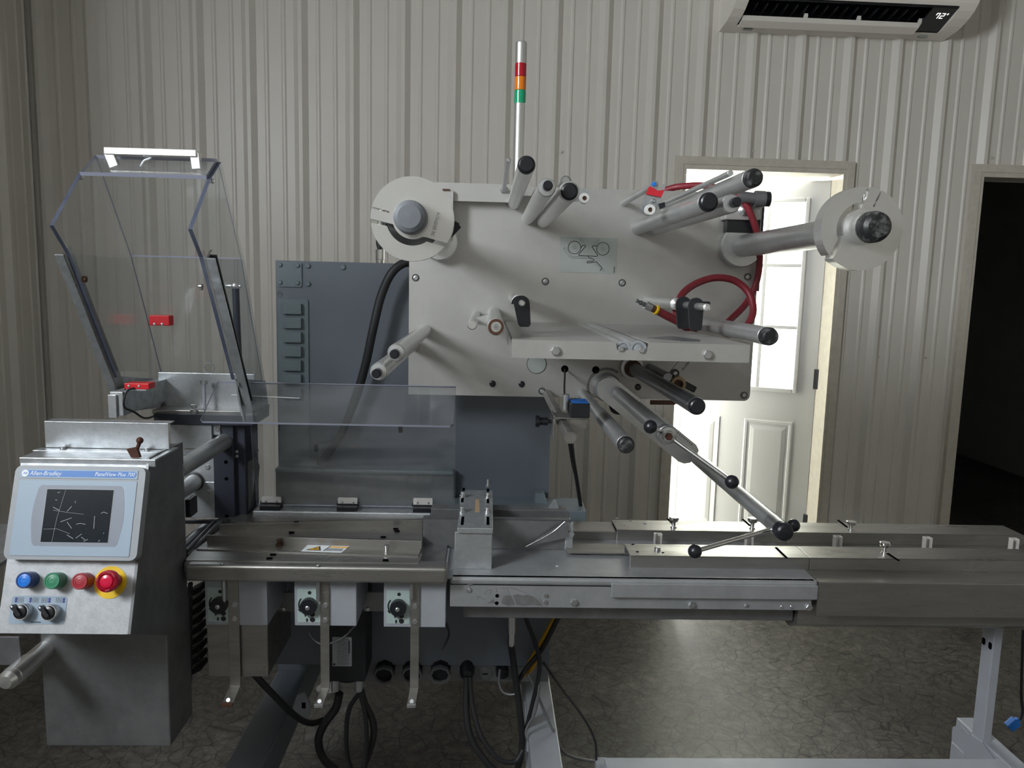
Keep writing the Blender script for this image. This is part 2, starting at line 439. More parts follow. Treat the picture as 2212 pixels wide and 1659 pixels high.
uW0 = (Vector((XL_WALL, 0, 0)) - WO).dot(WU); uW0 = XL_WALL / math.cos(WALL_A); uW1 = XR_WALL
k = 0
while u0 + k * 4 * PITCH < uW1:
    a = max(u0 + k * 4 * PITCH, uW0); b = min(u0 + (k + 1) * 4 * PITCH, uW1); k += 1
    if b - a < 0.01: continue
    cuts = sorted({a, b} | {c for o_ in OPEN for c in o_[:2] if a < c < b})
    mb = MB()
    for c0, c1 in zip(cuts, cuts[1:]):
        mid = (c0 + c1) / 2; zb = 0.0
        for l, r, t in OPEN:
            if l < mid < r: zb = t
        us = rib_us(c0, c1)
        lap = 0.0006 * (k % 2)
        for p, q in zip(us, us[1:]):
            hp = rib_h(p + 1e-6) + lap; hq = rib_h(q - 1e-6) + lap
            mb._add([WP(p, hp, zb), WP(q, hq, zb), WP(q, hq, CEIL), WP(p, hp, CEIL)], [(0, 1, 2, 3)])
    part(mb, 'wall_panel', M['wall'], wb)
mb = MB()                                    # wall core behind the steel sheets (thickness seen in the openings)
for a, b, z0 in ((uW0, dL, 0), (dL, dR, dT), (dR, gL, 0), (gL, gR, gT), (gR, uW1, 0)):
    wbox(mb, a, b, -0.13, -0.003, z0, CEIL)
part(mb, 'wall_core', M['white_wall'], wb)
# screws along the ribbed sheets
scr = MB().lathe((0, 0, 0), (0, -1, 0), [(0, 0.006), (0.003, 0.006), (0.004, 0.003)], 8)
scr_me = scr.mesh('wall_screw', [M['trim']])
for (px, py) in ((1626, 326), (2143, 341), (1898, 771), (2000, 773), (560, 745), (7, 742), (30, 742), (1213, 328)):
    u, z = onwall(px, py, 0.004)
    o = bpy.data.objects.new('wall_screw', scr_me); link(o, wb, Matrix.Translation(WP(u, 0.004, z)))

# left wall with the high window band beside the photographer
wl = thing('wall_left', 'ribbed off white steel wall meeting the back wall in the corner', None, (XL_WALL, 1.5, 0), kind='structure')
BAY0, BAY1, BAYS, BAYZ = -1.65, 0.85, 2.1, 3.0
def lpanel(y0, y1, zb, zt=CEIL):
    mb = MB(); n = 0
    ys = sorted({y0, y1} | {round(WALL_Y - 0.05 - j * PITCH + t, 5) for j in range(-2, 40) for t in BREAKS if y0 < WALL_Y - 0.05 - j * PITCH + t < y1})
    def hh(y):
        t = (y - (WALL_Y - 0.05)) / PITCH; x = (t - math.floor(t)) * PITCH; x = min(x, PITCH - x)
        if x < 0.008: return 0.022
        if x < 0.032: return 0.022 * (0.032 - x) / 0.024
        m_ = abs(x - PITCH / 3)
        return 0.005 if m_ < 0.004 else (0.005 * (0.011 - m_) / 0.007 if m_ < 0.011 else 0)
    for p, q in zip(ys, ys[1:]):
        mb._add([(XL_WALL + hh(p + 1e-6), p, zb), (XL_WALL + hh(q - 1e-6), q, zb), (XL_WALL + hh(q - 1e-6), q, zt), (XL_WALL + hh(p + 1e-6), p, zt)], [(0, 1, 2, 3)])
    part(mb, 'wall_panel', M['wall'], wl)
yy = WALL_Y - 0.075
while yy - 0.9144 > BAY1:
    lpanel(yy - 0.9144, yy, 0); yy -= 0.9144
lpanel(BAY1, yy, 0); lpanel(BAY0, BAY1, BAYZ); lpanel(BAY0, BAY1, 0, BAYS); lpanel(-3.6, BAY0, 0)
mb = MB().box(XL_WALL - 0.12, XL_WALL - 0.002, BAY1, WALL_Y - 0.075, 0, CEIL).box(XL_WALL - 0.12, XL_WALL - 0.101, WALL_Y - 0.075, WALL_Y + 0.12, 0, CEIL).box(XL_WALL - 0.12, XL_WALL - 0.002, BAY0, BAY1, BAYZ, CEIL).box(XL_WALL - 0.12, XL_WALL - 0.002, -3.7, BAY0, 0, CEIL).box(XL_WALL - 0.12, XL_WALL - 0.002, BAY0, BAY1, 0, BAYS)
part(mb, 'wall_core', M['white_wall'], wl)
part(MB().box(XL_WALL - 0.10, XL_WALL + 0.004, WALL_Y - 0.052, WALL_Y + 0.10, 0, CEIL), 'corner_trim', M['wall'], wl)

# steel trim round the two openings
def opening_trim(name, label, l, r, t, w=0.036, left=True, right=True):
    th = thing(name, label, None, WP(l, 0, 0), kind='structure')
    def jamb(a, b, d0, d1, z0, z1, nm, mt=M['trim']):
        part(wbox(MB(), a, b, d0, d1, z0, z1), nm, mt, th, bevel=0.001)
    jamb(l - w, r + w, 0.0, 0.024, t, t + w, 'head_flashing')
    jamb(l, r, -0.13, 0.020, t - 0.022, t + 0.0005, 'head_jamb')
    jamb(l - w, l, 0.0, 0.024, 0, t, 'side_flashing'); jamb(l - 0.001, l + 0.016, -0.13, 0.020, 0, t - 0.022, 'side_jamb')
    jamb(r, r + w, 0.0, 0.024, 0, t, 'side_flashing'); jamb(r - 0.016, r + 0.001, -0.13, 0.020, 0, t - 0.022, 'side_jamb')
    return th
opening_trim('trim_1', 'tan steel trim framing the white door opening', dL, dR, dT)
opening_trim('trim_2', 'tan steel trim framing the dark doorway', gL, gR, gT)

# bright room behind the white door
Q = MB()
def nroom(name, label, mb, m): o = part(mb, name, m); return tag(o, label, None, None, 'structure')
RX0, RX1 = -0.9, 2.16
def ribbed_far_wall():
    P = [(RX0, 6.3)]; x = RX0
    while x < RX1 - .23:
        P += [(x, 6.2), (x + .10, 6.2), (x + .125, 6.17), (x + .145, 6.17), (x + .17, 6.2)]; x += .2286
    P += [(RX1, 6.2), (RX1, 6.3)]
    return MB().prism(P, 'z', 0, 2.6)
nroom('floor_next_room', 'pale floor of the bright room behind the white door', MB().box(RX0, RX1, WALL_Y + 0.12, 6.3, -0.1, 0.0), M['white_wall'])
nroom('wall_next_room', 'pale back wall of the bright room behind the white door', ribbed_far_wall(), M['white_wall'])
nroom('ceiling_next_room', 'pale ceiling of the bright room behind the white door', MB().box(RX0, RX1, WALL_Y + 0.16, 6.3, 2.6, 2.7), M['white_wall'])
nroom('wall_next_room_side', 'pale side wall of the bright room behind the white door', MB().box(RX0 - 0.1, RX0, WALL_Y + 0.12, 6.3, 0, 2.7), M['white_wall'])
nroom('wall_partition', 'partition between the bright room and the dark room', MB().box(RX1, RX1 + 0.06, WALL_Y + 0.21, 8.0, 0, 2.7), M['plain_wall'])
nroom('wall_next_room_lining', 'pale lining of the bright room on the partition', MB().box(RX1 - .02, RX1, WALL_Y + 0.21, 6.2, 0, 2.6), M['white_wall'])
# unlit room behind the open doorway
nroom('floor_dark_room', 'concrete floor of the unlit room through the open doorway', MB().box(RX1 + 0.06, 4.6, WALL_Y + 0.12, 8.0, -0.1, 0.0), M['floor'])
nroom('wall_dark_room', 'far wall of the unlit room through the open doorway', MB().box(RX1, 4.6, 7.9, 8.0, 0, 2.7), M['plain_wall'])
nroom('wall_dark_room_side', 'side wall of the unlit room', MB().box(4.5, 4.6, WALL_Y + 0.12, 8.0, 0, 2.7), M['plain_wall'])
nroom('ceiling_dark_room', 'ceiling of the unlit room', MB().box(RX1, 4.6, WALL_Y + 0.2, 8.0, 2.6, 2.7), M['plain_wall'])
nroom('wall_dark_room_back', 'lining on the far face of the wall beside the doorway', wbox(MB(), gR, gR + 1.6, -0.16, -0.135, 0, 2.6), M['plain_wall'])

# ---- the white door leaf, hinged on its right jamb, swung into the bright room
dr = thing('door_1', 'white half glazed panel door standing ajar', None, WP(dR - 0.02, -0.13, 0), kind='structure')
LEAF_W, LEAF_T = dR - dL - 0.03, 0.044
HZ = WP(dR - 0.018, -0.10, 0); ang = math.radians(26) - WALL_A
DX = Vector((-math.cos(ang), math.sin(ang), 0)); DN = Vector((-math.sin(ang), -math.cos(ang), 0))   # along leaf to free edge, outward to viewer
def DP(s, n, z): return HZ + DX * s + DN * n + Vector((0, 0, z))
LEAF_Z = dT - 0.035
def dbox(mb, s0, s1, n0, n1, z0, z1):
    v = [DP(s, n, z) for z in (z0, z1) for n in (n0, n1) for s in (s0, s1)]
    return mb._add(v, [(0, 2, 3, 1), (4, 5, 7, 6), (0, 1, 5, 4), (2, 6, 7, 3), (0, 4, 6, 2), (1, 3, 7, 5)])
def ondoor(px, py, n=0.0):
    p = onplane(px, py, DP(0, n, 0), DN); return (p - HZ).dot(DX), p.z
ws1, wz1 = ondoor(1752, 427); _, wz0 = ondoor(1722, 850)
ws0 = ws1; ws1 = min(LEAF_W - 0.09, ws0 + 0.56)
W0, W1 = ws0 + 0.022, ws1 - 0.022; Z0, Z1 = wz0 + 0.022, wz1 - 0.022
lf = MB()
dbox(lf, 0, LEAF_W, -LEAF_T, 0, 0.01, Z0); dbox(lf, 0, LEAF_W, -LEAF_T, 0, Z1, LEAF_Z)
dbox(lf, 0, W0, -LEAF_T, 0, Z0, Z1); dbox(lf, W1, LEAF_W, -LEAF_T, 0, Z0, Z1)
part(lf, 'leaf', M['door'], dr)
for a, b, z0, z1 in ((ws0, W0, wz0, wz1), (W1, ws1, wz0, wz1), (W0, W1, wz0, Z0), (W0, W1, Z1, wz1)):
    part(dbox(MB(), a, b, -0.001, 0.014, z0, z1), 'glazing_bead', M['door'], dr, bevel=0.005)
cols, rows = 3, 3
for i in range(1, cols):
    s = W0 + (W1 - W0) * i / cols; part(dbox(MB(), s - 0.009, s + 0.009, -0.018, 0.008, Z0, Z1), 'glazing_bar', M['door'], dr, bevel=0.003)
for i in range(1, rows):
    z = Z0 + (Z1 - Z0) * i / rows; part(dbox(MB(), W0, W1, -0.018, 0.0075, z - 0.009, z + 0.009), 'glazing_bar', M['door'], dr, bevel=0.003)
for i in range(cols):
    for j in range(rows):
        a = W0 + (W1 - W0) * i / cols; b = W0 + (W1 - W0) * (i + 1) / cols; c = Z0 + (Z1 - Z0) * j / rows; d = Z0 + (Z1 - Z0) * (j + 1) / rows
        part(dbox(MB(), a + 0.004, b - 0.004, -0.014, -0.010, c + 0.004, d - 0.004), 'pane', M['glass'], dr)
def raised(s0, s1, z0, z1):
    """moulded raised panel: stepped picture frame then bevelled field"""
    mb = MB()
    prof = [(0.0, 0.0), (0.006, 0.007), (0.016, 0.006), (0.020, 0.0015), (0.030, 0.001), (0.034, 0.004), (0.052, 0.008)]
    loops = [[DP(s0 + o, n, z0 + o), DP(s1 - o, n, z0 + o), DP(s1 - o, n, z1 - o), DP(s0 + o, n, z1 - o)] for o, n in prof]
    for A, B in zip(loops, loops[1:]):
        mb._add(A + B, [(i, (i + 1) % 4, 4 + (i + 1) % 4, 4 + i) for i in range(4)])
    mb._add(loops[-1], [(0, 1, 2, 3)])
    part(mb, 'raised_panel', M['door'], dr)
pa, pz1 = ondoor(1713, 912); pb, _ = ondoor(1608, 905)
qa, _ = ondoor(1557, 899); qb, _ = ondoor(1463, 890)
raised(pa, pb, 0.22, pz1); raised(qa, qb, 0.22, pz1)
hz = ondoor(1783, 820)[1]
for z in (hz, hz - 0.75, 1.86):
    part(dbox(MB(), -0.012, 0.012, -0.004, 0.018, z - 0.05, z + 0.05), 'hinge', M['steel_dark'], dr, bevel=0.002)
kn = MB().lathe(DP(LEAF_W - 0.06, 0, 0.95), DN, [(0, 0.03), (0.008, 0.03), (0.012, 0.012), (0.04, 0.012), (0.045, 0.026), (0.07, 0.024), (0.075, 0.0)], 20)
part(kn, 'door_knob', M['chrome'], dr)

# ------------------------------------------------------------------ wall air conditioner
acu0, _ = onwall(1551, 80); acu1 = acu0 + 1.055
ac = thing('air_conditioner', 'white wall mounted air conditioner with open louver and 72 display', 'air conditioner', WP((acu0 + acu1) / 2, 0.14, 2.665))
outer = [(0.0, 2.665), (0.02, 2.664), (0.11, 2.674), (0.15, 2.684), (0.195, 2.701), (0.23, 2.722), (0.255, 2.747), (0.27, 2.775), (0.278, 2.82), (0.28, 2.90), (0.27, 2.965), (0.24, 2.98), (0.0, 2.98)]
notch = [(0.0, 2.665), (0.02, 2.664), (0.085, 2.671), (0.085, 2.735), (0.17, 2.775), (0.243, 2.735), (0.255, 2.747), (0.27, 2.775), (0.278, 2.82), (0.28, 2.90), (0.27, 2.965), (0.24, 2.98), (0.0, 2.98)]
v0, v1 = acu0 + 0.055, acu1 - 0.075
hb = MB(); wprism_u(hb, [(d + 0.0, z) for d, z in outer], acu0, acu0 + 0.0); hb = MB()
wprism_u(hb, outer, acu0, v0); wprism_u(hb, outer, v1, acu1); wprism_u(hb, notch, v0, v1)
part(hb, 'housing', M['ac'], ac, bevel=0.004)
part(wprism_u(MB(), [(0.087, 2.673), (0.087, 2.733), (0.168, 2.772), (0.241, 2.733), (0.235, 2.728), (0.168, 2.766), (0.092, 2.729), (0.092, 2.674)], v0 + 0.001, v1 - 0.001), 'air_outlet', M['blackbox'], ac)
for i in range(17):
    u = v0 + 0.05 + i * (v1 - v0 - 0.19) / 16.5
    part(wprism_u(MB(), [(0.11, 2.700), (0.20, 2.728), (0.19, 2.752), (0.11, 2.732)], u, u + 0.0035), 'vane', M['black'], ac)
part(wprism_u(MB(), [(0.088, 2.660), (0.136, 2.676), (0.150, 2.692), (0.146, 2.694), (0.132, 2.681), (0.088, 2.667)], v0 + 0.006, v1 - 0.115), 'louver_flap', M['ac'], ac, bevel=0.002)
for u in (v0 + 0.28, v0 + 0.52, v1 - 0.125):
    part(wprism_u(MB(), [(0.130, 2.683), (0.152, 2.697), (0.150, 2.712), (0.140, 2.704)], u, u + 0.016), 'louver_arm', M['ac'], ac, bevel=0.002)
sl = Vector((0.243 - 0.12, 2.735 - 2.676, 0)); 
part(wprism_u(MB(), [(0.098, 2.674), (0.242, 2.733), (0.236, 2.737), (0.096, 2.690)], v1 - 0.112, v1 - 0.001), 'display_panel', M['black'], ac)
a = WP(v1 - 0.045, 0.190, 2.7125); vup = (WP(0, 0.242, 2.733) - WP(0, 0.098, 2.674)).normalized()
nn = WU.cross(vup).normalized(); nn = -nn if nn.dot(WN) < 0 else nn
def seg_digits(s, h, M4, parent, mt, name):
    """seven segment digits"""
    SEG = {'7': 'abc', '2': 'abged', 'o': 'abgf', '8': 'abcdefg'}
    w = h * 0.5; x = 0.0; mb = MB(); th = h * 0.10
    for ch in s:
        k = 0.55 if ch == 'o' else 1.0; hh = h; 
        def bar_(x0, x1, y0, y1): mb.box(x0, x1, y0, y1, 0, 0.0006)
        on = SEG[ch]; y_m = hh / 2
        if ch == 'o': bar_(x, x + w * .35, hh - th, hh); bar_(x, x + w * .35, hh * .72, hh * .72 + th); x += w; continue
        if 'a' in on: bar_(x, x + w, hh - th, hh)
        if 'd' in on: bar_(x, x + w, 0, th)
        if 'g' in on: bar_(x, x + w, y_m - th / 2, y_m + th / 2)
        if 'b' in on: bar_(x + w - th, x + w, y_m, hh)
        if 'c' in on: bar_(x + w - th, x + w, 0, y_m)
        if 'f' in on: bar_(x, x + th, y_m, hh)
        if 'e' in on: bar_(x, x + th, 0, y_m)
        if ch == '7': bar_(x, x + th, y_m * 1.2, hh)
        x += w * 1.45
    mb.xf(M4); part(mb, name, mt, parent)
seg_digits('72o', 0.032, fr(a + nn * 0.0016 - WU * 0.03 - vup * 0.016, WU, vup, nn), ac, M['digits'], 'display_digits')
part(wbox(MB(), acu0 + 0.10, acu0 + 0.14, 0.04, 0.06, 2.6625, 2.667), 'sticker', M['decal'], ac)
part(wbox(MB(), acu1 - 0.14, acu1 - 0.10, 0.04, 0.06, 2.6625, 2.667), 'sticker', M['decal'], ac)
# ------------------------------------------------------------------ shared small hardware
def hexhead(r, h):
    mb = MB()
    v = [(r * math.cos(math.pi / 3 * i), 0, r * math.sin(math.pi / 3 * i)) for i in range(6)]
    w = [(p[0] * .86, -h, p[2] * .86) for p in v]; v2 = [(p[0], -h * .8, p[2]) for p in v]
    mb._add(v + v2, [(i, (i + 1) % 6, 6 + (i + 1) % 6, 6 + i) for i in range(6)])
    mb._add(v2 + w, [(i, (i + 1) % 6, 6 + (i + 1) % 6, 6 + i) for i in range(6)])
    mb._add(w, [tuple(range(6))])
    return mb
def buttonhead(r, h):
    return MB().lathe((0, 0, 0), (0, -1, 0), [(0, r), (h * .4, r * .97), (h * .85, r * .75), (h, r * .45), (h * .6, r * .42), (h * .6, 0.0)], 14, False)
HEX = hexhead(1.0, 0.75); BTN = buttonhead(1.0, 0.6)
_me = {}
def fastener(kind, pos, r, parent, mt='zinc', axis='-y', name='bolt'):
    key = (kind, mt, name)
    if key not in _me: _me[key] = (HEX if kind == 'hex' else BTN).mesh(name, [M[mt]])
    o = bpy.data.objects.new(name, _me[key])
    R = Matrix.Identity(4)
    if axis == 'z': R = Matrix.Rotation(-math.pi / 2, 4, 'X')
    elif axis == 'x': R = Matrix.Rotation(math.pi / 2, 4, 'Z')
    elif isinstance(axis, Matrix): R = axis
    return link(o, parent, Matrix.Translation(Vector(pos)) @ R @ Matrix.Diagonal((r, r, r, 1)))

# ------------------------------------------------------------------ film station: back plate with rollers
PY = 2.0           # front face of the plate
TIP = 1.36         # plane of the roller ends
fs = thing('film_unwind_station', 'upright silver film plate carrying rollers, reel holders and splice table', 'film unwind station', at(1250, 858, PY + 0.01))
pl_x0, pl_x1 = at(883, 700, PY).x, at(1634, 640, PY).x
pl_z0, pl_z1 = at(1250, 859, PY).z, at(1400, 411, PY).z
def rrect(x0, x1, z0, z1, r, corners=(1, 1, 1, 1), n=6):
    """corner flags: bl, br, tr, tl"""
    P = []
    for (cx, cz, a0, on) in ((x0, z0, 180, corners[0]), (x1, z0, 270, corners[1]), (x1, z1, 0, corners[2]), (x0, z1, 90, corners[3])):
        if not on: P.append((cx, cz)); continue
        ox = cx + (r if cx == x0 else -r); oz = cz + (r if cz == z0 else -r)
        for i in range(n + 1):
            a = math.radians(a0 + 90 * i / n); P.append((ox + r * math.cos(a), oz + r * math.sin(a)))
    return P
part(MB().prism(rrect(pl_x0, pl_x1, pl_z0, pl_z1, 0.016, (0, 1, 1, 1)), 'y', PY, PY + 0.015), 'back_plate', M['plate'], fs, bevel=0.0015)
part(MB().box(pl_x1 - 0.02, pl_x1 + 0.012, PY + 0.016, PY + 0.10, pl_z0 + 0.29, pl_z1 - 0.02), 'side_channel', M['navy_dk'], fs)
# countersunk screws and plugs of the plate
for px, py in ((898, 600), (1178, 608), (1344, 611), (1171, 845), (1607, 854), (1615, 598)):
    p = at(px, py, PY)
    ring = MB().lathe((p.x, PY + 0.001, p.z), (0, -1, 0), [(0, 0.0095), (0.0015, 0.0095), (0.0015, 0.0075)], 20, False)
    s = part(ring, 'screw_recess', M['black'], fs); fastener('btn', (p.x, PY - 0.0005, p.z), 0.0068, s, 'zinc', name='screw')
for px, py, r in ((1064, 829, 7.2), (1127, 830, 7.2), (1378, 836, 7.2), (1287, 799, 8.4), (1220, 797, 8.2)):
    p = at(px, py, PY); plug = py > 820
    part(MB().lathe((p.x, PY + 0.002, p.z), (0, -1, 0), [(0, r * PY / F_PX), (0.0035 if plug else 0.0024, r * PY / F_PX * 0.98), (0.005 if plug else 0.0025, r * PY / F_PX * 0.6)], 20), 'hole_plug' if plug else 'cable_hole', M['black'] if plug else M['hole'], fs)
p = at(1159, 786, PY); rc_ = part(MB().cyl((p.x, PY + .002, p.z), (p.x, PY - 0.0015, p.z), 0.0258, seg=32), 'cover_rim', M['black'], fs); part(MB().cyl((p.x, PY, p.z), (p.x, PY - 0.003, p.z), 0.0245, seg=32), 'round_cover', M['decal'], rc_)

def roller(tx, ty, r_px, mt='alu', tip=TIP, cap='full', capm='black', base=PY, neck=None, name='roller', r=None, nub=None, caplen=0.012):
    p = at(tx, ty, tip); r = r or r_px * tip / F_PX
    o = MB()
    L = base - tip
    prof = [(0, r * 0.92), (0.012, r * 0.92), (0.0125, r)]
    if neck: prof = [(0, r * neck[1]), (neck[0] * L, r * neck[1]), (neck[0] * L + 0.004, r)]
    prof += [(L - 0.002, r), (L, r - 0.002)]
    o.lathe((p.x, base, p.z), (0, -1, 0), prof, 32)
    ro = part(o, name, M[mt], fs)
    if cap == 'full':
        part(MB().lathe((p.x, tip + 0.001, p.z), (0, -1, 0), [(0, r * .97), (caplen * .55, r * .97), (caplen * .85, r * .86), (caplen, r * .70)], 32), 'end_cap', M[capm], ro)
    elif cap == 'recess':
        part(MB().lathe((p.x, tip + 0.0005, p.z), (0, -1, 0), [(0, r * .86), (0.004, r * .84), (0.006, r * .6)], 32), 'end_cap', M[capm], ro)
    elif cap == 'nub':
        part(MB().lathe((p.x, tip, p.z), (0, -1, 0), [(0, r * .96), (0.002, r * .90), (0.003, r * .4)], 32), 'end_disc', M['alu_worn'], ro)
        part(MB().lathe((p.x, tip, p.z), (0, -1, 0), [(0, r * .30), (0.012, r * .30), (0.012, r * .52), (0.030, r * .52), (0.034, r * .40)], 24), 'end_cap', M['black'], ro)
    return ro, Vector((p.x, tip, p.z)), r
roller(1137, 357, 19.3)
roller(1181, 405, 19.5, cap='nub')
roller(1229.5, 414, 22, cap='recess')
roller(1529, 437, 21, 'alu_worn', neck=(0.42, 0.94))
roller(1624, 386, 20.5, 'alu_worn', capm='black_worn', neck=(0.5, 0.9), caplen=0.02)
roller(1580, 440, 20, 'alu_worn', cap='nub')
roller(856, 762, 19.3, cap='nub'); roller(818, 803, 19.3, cap='nub')
roller(1657, 726, 20.5, 'alu_worn', capm='black_worn', neck=(0.55, 0.95), caplen=0.022)
ro, q, r = roller(1504, 877, 19.5, 'steel_dark')
part(MB().lathe((q.x, PY, q.z), (0, -1, 0), [(0, 0.030), (0.02, 0.030), (0.022, 0.020)], 28), 'collar', M['zinc'], ro)
part(MB().lathe((q.x, PY - .022, q.z), (0, -1, 0), [(0, 0.0225), (0.012, 0.0225), (0.014, 0.017)], 28), 'bearing', M['brown'], ro)
part(MB().lathe((q.x, TIP + 0.006, q.z), (0, -1, 0), [(0, r * 1.02), (0.005, r * 1.02)], 28), 'rim', M['chrome'], ro)
roller(1351, 960, 19.5, 'alu_worn', capm='black_worn', neck=(0.50, 0.84), caplen=0.014)
# short idler with bearing end and the little linkage beside it
ro, q, r = roller(1071.5, 706, 19, cap=None)
part(MB().lathe((q.x, q.y - .0005, q.z), (0, -1, 0), [(0, r * .90), (0.0015, r * .88), (0.0015, r * .62), (0.0005, r * .60)], 28, False), 'bearing_seal', M['brown'], ro)
part(MB().lathe((q.x, q.y - .001, q.z), (0, -1, 0), [(0, r * .36), (0.004, r * .34), (0.004, r * .14), (0.0, 0.1 * r)], 20, False), 'axle_end', M['zinc'], ro)
s0 = at(1020, 702, 1.50)
part(MB().rod((s0.x, PY, s0.z), (s0.x, 1.50, s0.z), 0.0098), 'stub_pin', M['alu'], fs)
part(MB().prism([(s0.x + 0.006, s0.z + 0.010), (q.x - 0.012, q.z + 0.012), (q.x - 0.012, q.z - 0.012), (s0.x + 0.006, s0.z - 0.004)], 'y', 1.60, 1.612), 'link_plate', M['plate'], fs, bevel=0.001)

# ---- dancer pivot with protractor, swing arm, second roller
pv = at(1312, 838, PY - 0.02)
hub = part(MB().lathe((pv.x, PY, pv.z), (0, -1, 0), [(0, 0.037), (0.02, 0.037), (0.024, 0.033), (0.03, 0.033)], 36), 'pivot_hub', M['alu_worn'], fs)
for i in range(34):
    a = math.radians(55 + i * 5.6); c = Vector((math.cos(a), 0, math.sin(a)))
    part(MB().bar(Vector((pv.x, PY - 0.0004, pv.z)) + c * 0.045, Vector((pv.x, PY - 0.0004, pv.z)) + c * 0.0515, 0.0022, 0.001, up=(0, 1, 0)), 'graduation_mark', M['black_ink'], hub)
e = at(1486, 980, PY - 0.045); AY = PY - 0.035
d = Vector((e.x - pv.x, 0, e.z - pv.z)); L = d.length; d.normalize(); s = Vector((d.z, 0, -d.x)) * -1
aw = 0.0315
poly = []
for i in range(9):
    a = math.pi / 2 + math.pi * i / 8; poly.append(Vector((pv.x, 0, pv.z)) + d * (aw * math.cos(a)) + s * (aw * math.sin(a)))
for cs, sn in ((-0.8, -1.0), (-0.35, -0.85), (0, -0.45), (0.05, 0.35), (-0.15, 0.8), (-0.6, 1.0)):
    poly.append(Vector((pv.x, 0, pv.z)) + d * (L + 0.02 + cs * aw) + s * (sn * aw))
arm = part(MB().prism([(p.x, p.z) for p in poly], 'y', AY, AY - 0.012), 'swing_arm', M['alu_worn'], fs, bevel=0.0015)
for i in range(27):
    c = Vector((pv.x, AY - 0.0124, pv.z)) + d * (0.085 + i * 0.0068) + s * (aw * 0.80)
    part(MB().cyl(c, c + Vector((0, -0.0006, 0)), 0.0016, seg=6), 'index_dot', M['black_ink'], arm)
# pivot roller and its clamp knuckle
kp = at(1447, 945, 1.38)
ro = part(MB().lathe((kp.x, AY - 0.012, kp.z), (0, -1, 0), [(0, 0.0125), (0.016, 0.0125), (0.017, 0.0165), (AY - 1.42, 0.0165), (AY - 1.418, 0.0150)], 32), 'roller', M['alu_worn'], fs)
kk = part(MB().lathe((kp.x, 1.42, kp.z), (0, -1, 0), [(0, 0.0185), (0.018, 0.0185), (0.020, 0.0165), (0.026, 0.0165), (0.027, 0.011), (0.031, 0.010)], 28), 'clamp_knuckle', M['zinc'], fs)
fastener('hex', (kp.x, 1.389, kp.z), 0.0072, kk, 'rust')
def lever(c, b0, b1, rr=0.0042, ball=0.0125, y=1.40):
    mb = MB().cyl(c, b0, rr, seg=12); mb.cyl(c, b1, rr, seg=12)
    lv = part(mb, 'lever_rod', M['chrome'], fs)
    for b in (b0, b1): part(MB().sphere(b, ball), 'ball_knob', M['black'], lv)
lever(Vector((kp.x, 1.405, kp.z)), at(1405, 922, 1.37), at(1581, 1041, 1.33))
# second roller on the arm with its clamp
ro, q, r = roller(1688, 1144, 19.5, 'alu_worn', base=AY - 0.010, cap=None)
part(MB().lathe((q.x, q.y + 0.045, q.z), (0, -1, 0), [(0, r * 1.04), (0.044, r * 1.04), (0.046, r * .9)], 32), 'clamp_sleeve', M['zinc'], ro)
part(MB().lathe((q.x, q.y, q.z), (0, -1, 0), [(0, r * 1.08), (0.012, r * 1.08), (0.018, r * .98), (0.021, r * .75), (0.022, 0)], 32), 'end_cap', M['black'], ro)
lever(Vector((q.x, q.y + 0.014, q.z)), at(1501, 1191, 1.31), at(1714, 1135, 1.42))

# ---- reel holders
def reel(cx, cz, y, R, rot, parent, mt, thick=0.024):
    def tr(P): return [(cx + R * (x * math.cos(rot) - z * math.sin(rot)), cz + R * (x * math.sin(rot) + z * math.cos(rot))) for x, z in P]
    def arc(r, a0, a1, n): return [(r * math.cos(math.radians(a0 + (a1 - a0) * i / n)), r * math.sin(math.radians(a0 + (a1 - a0) * i / n))) for i in range(n + 1)]
    main = arc(1, -33, 164.6, 30) + [(-0.55, 0.165), (-0.555, 0.125)] + arc(1, 167.2, 181.2, 3) + [(-0.57, -0.11)] + arc(0.475, 197, 300, 14) + [(0.33, -0.42)]
    cres = arc(1, 186.5, 320.5, 22) + [(0.34, -0.52)] + arc(0.63, 302, 199, 14) + [(-0.62, -0.175)]
    g = part(MB().prism(tr(main), 'y', y, y + thick), 'reel_flange', M[mt], parent, bevel=0.004, seg=3)
    c = part(MB().prism(tr(cres), 'y', y + 0.001, y + thick), 'clamp_crescent', M[mt], parent, bevel=0.004, seg=3)
    for P in ((-0.78, -0.07), (-0.75, 0.16)):
        (x, z), = tr([P]); part(MB().cyl((x, y + .008, z - .008), (x, y + .008, z + .008), 0.0045, seg=12), 'clamp_screw', M['chrome'], parent)
    return g
# left reel holder
yl = 1.27
c = at(890.5, 473, yl)
sh = part(MB().lathe((c.x, PY, c.z), (0, -1, 0), [(0, 0.047), (0.035, 0.047), (0.038, 0.044), (0.038, 0.030), (PY - yl - 0.02, 0.030)], 36), 'reel_shaft', M['alu'], fs)
part(MB().lathe((c.x, yl + 0.05, c.z), (0, -1, 0), [(0, 0.046), (0.010, 0.046)], 36), 'reel_backing_disc', M['galv_dk'], sh)
g = reel(c.x, c.z, yl, 88 * yl / F_PX, 0.0, fs, 'alu')
part(MB().lathe((c.x, yl, c.z), (0, -1, 0), [(0, 0.0285), (0.014, 0.0285)], 36), 'hub_ring', M['alu'], g)
part(MB().lathe((c.x, yl - .010, c.z), (0, -1, 0), [(0, 0.0268), (0.028, 0.0262), (0.035, 0.024), (0.039, 0.018), (0.040, 0.0)], 36), 'hub_cap', M['hubcap'], g)
Rl = 88 * yl / F_PX
text('A-110-630-003  INC', 0.0085, M['grey_ink'], fr((c.x + Rl * .63, yl - 0.0006, c.z + Rl * .17), (-0.26, 0, -0.966), (0.966, 0, -0.26), (0, -1, 0)), g, 'stamped_number', sx=.55)
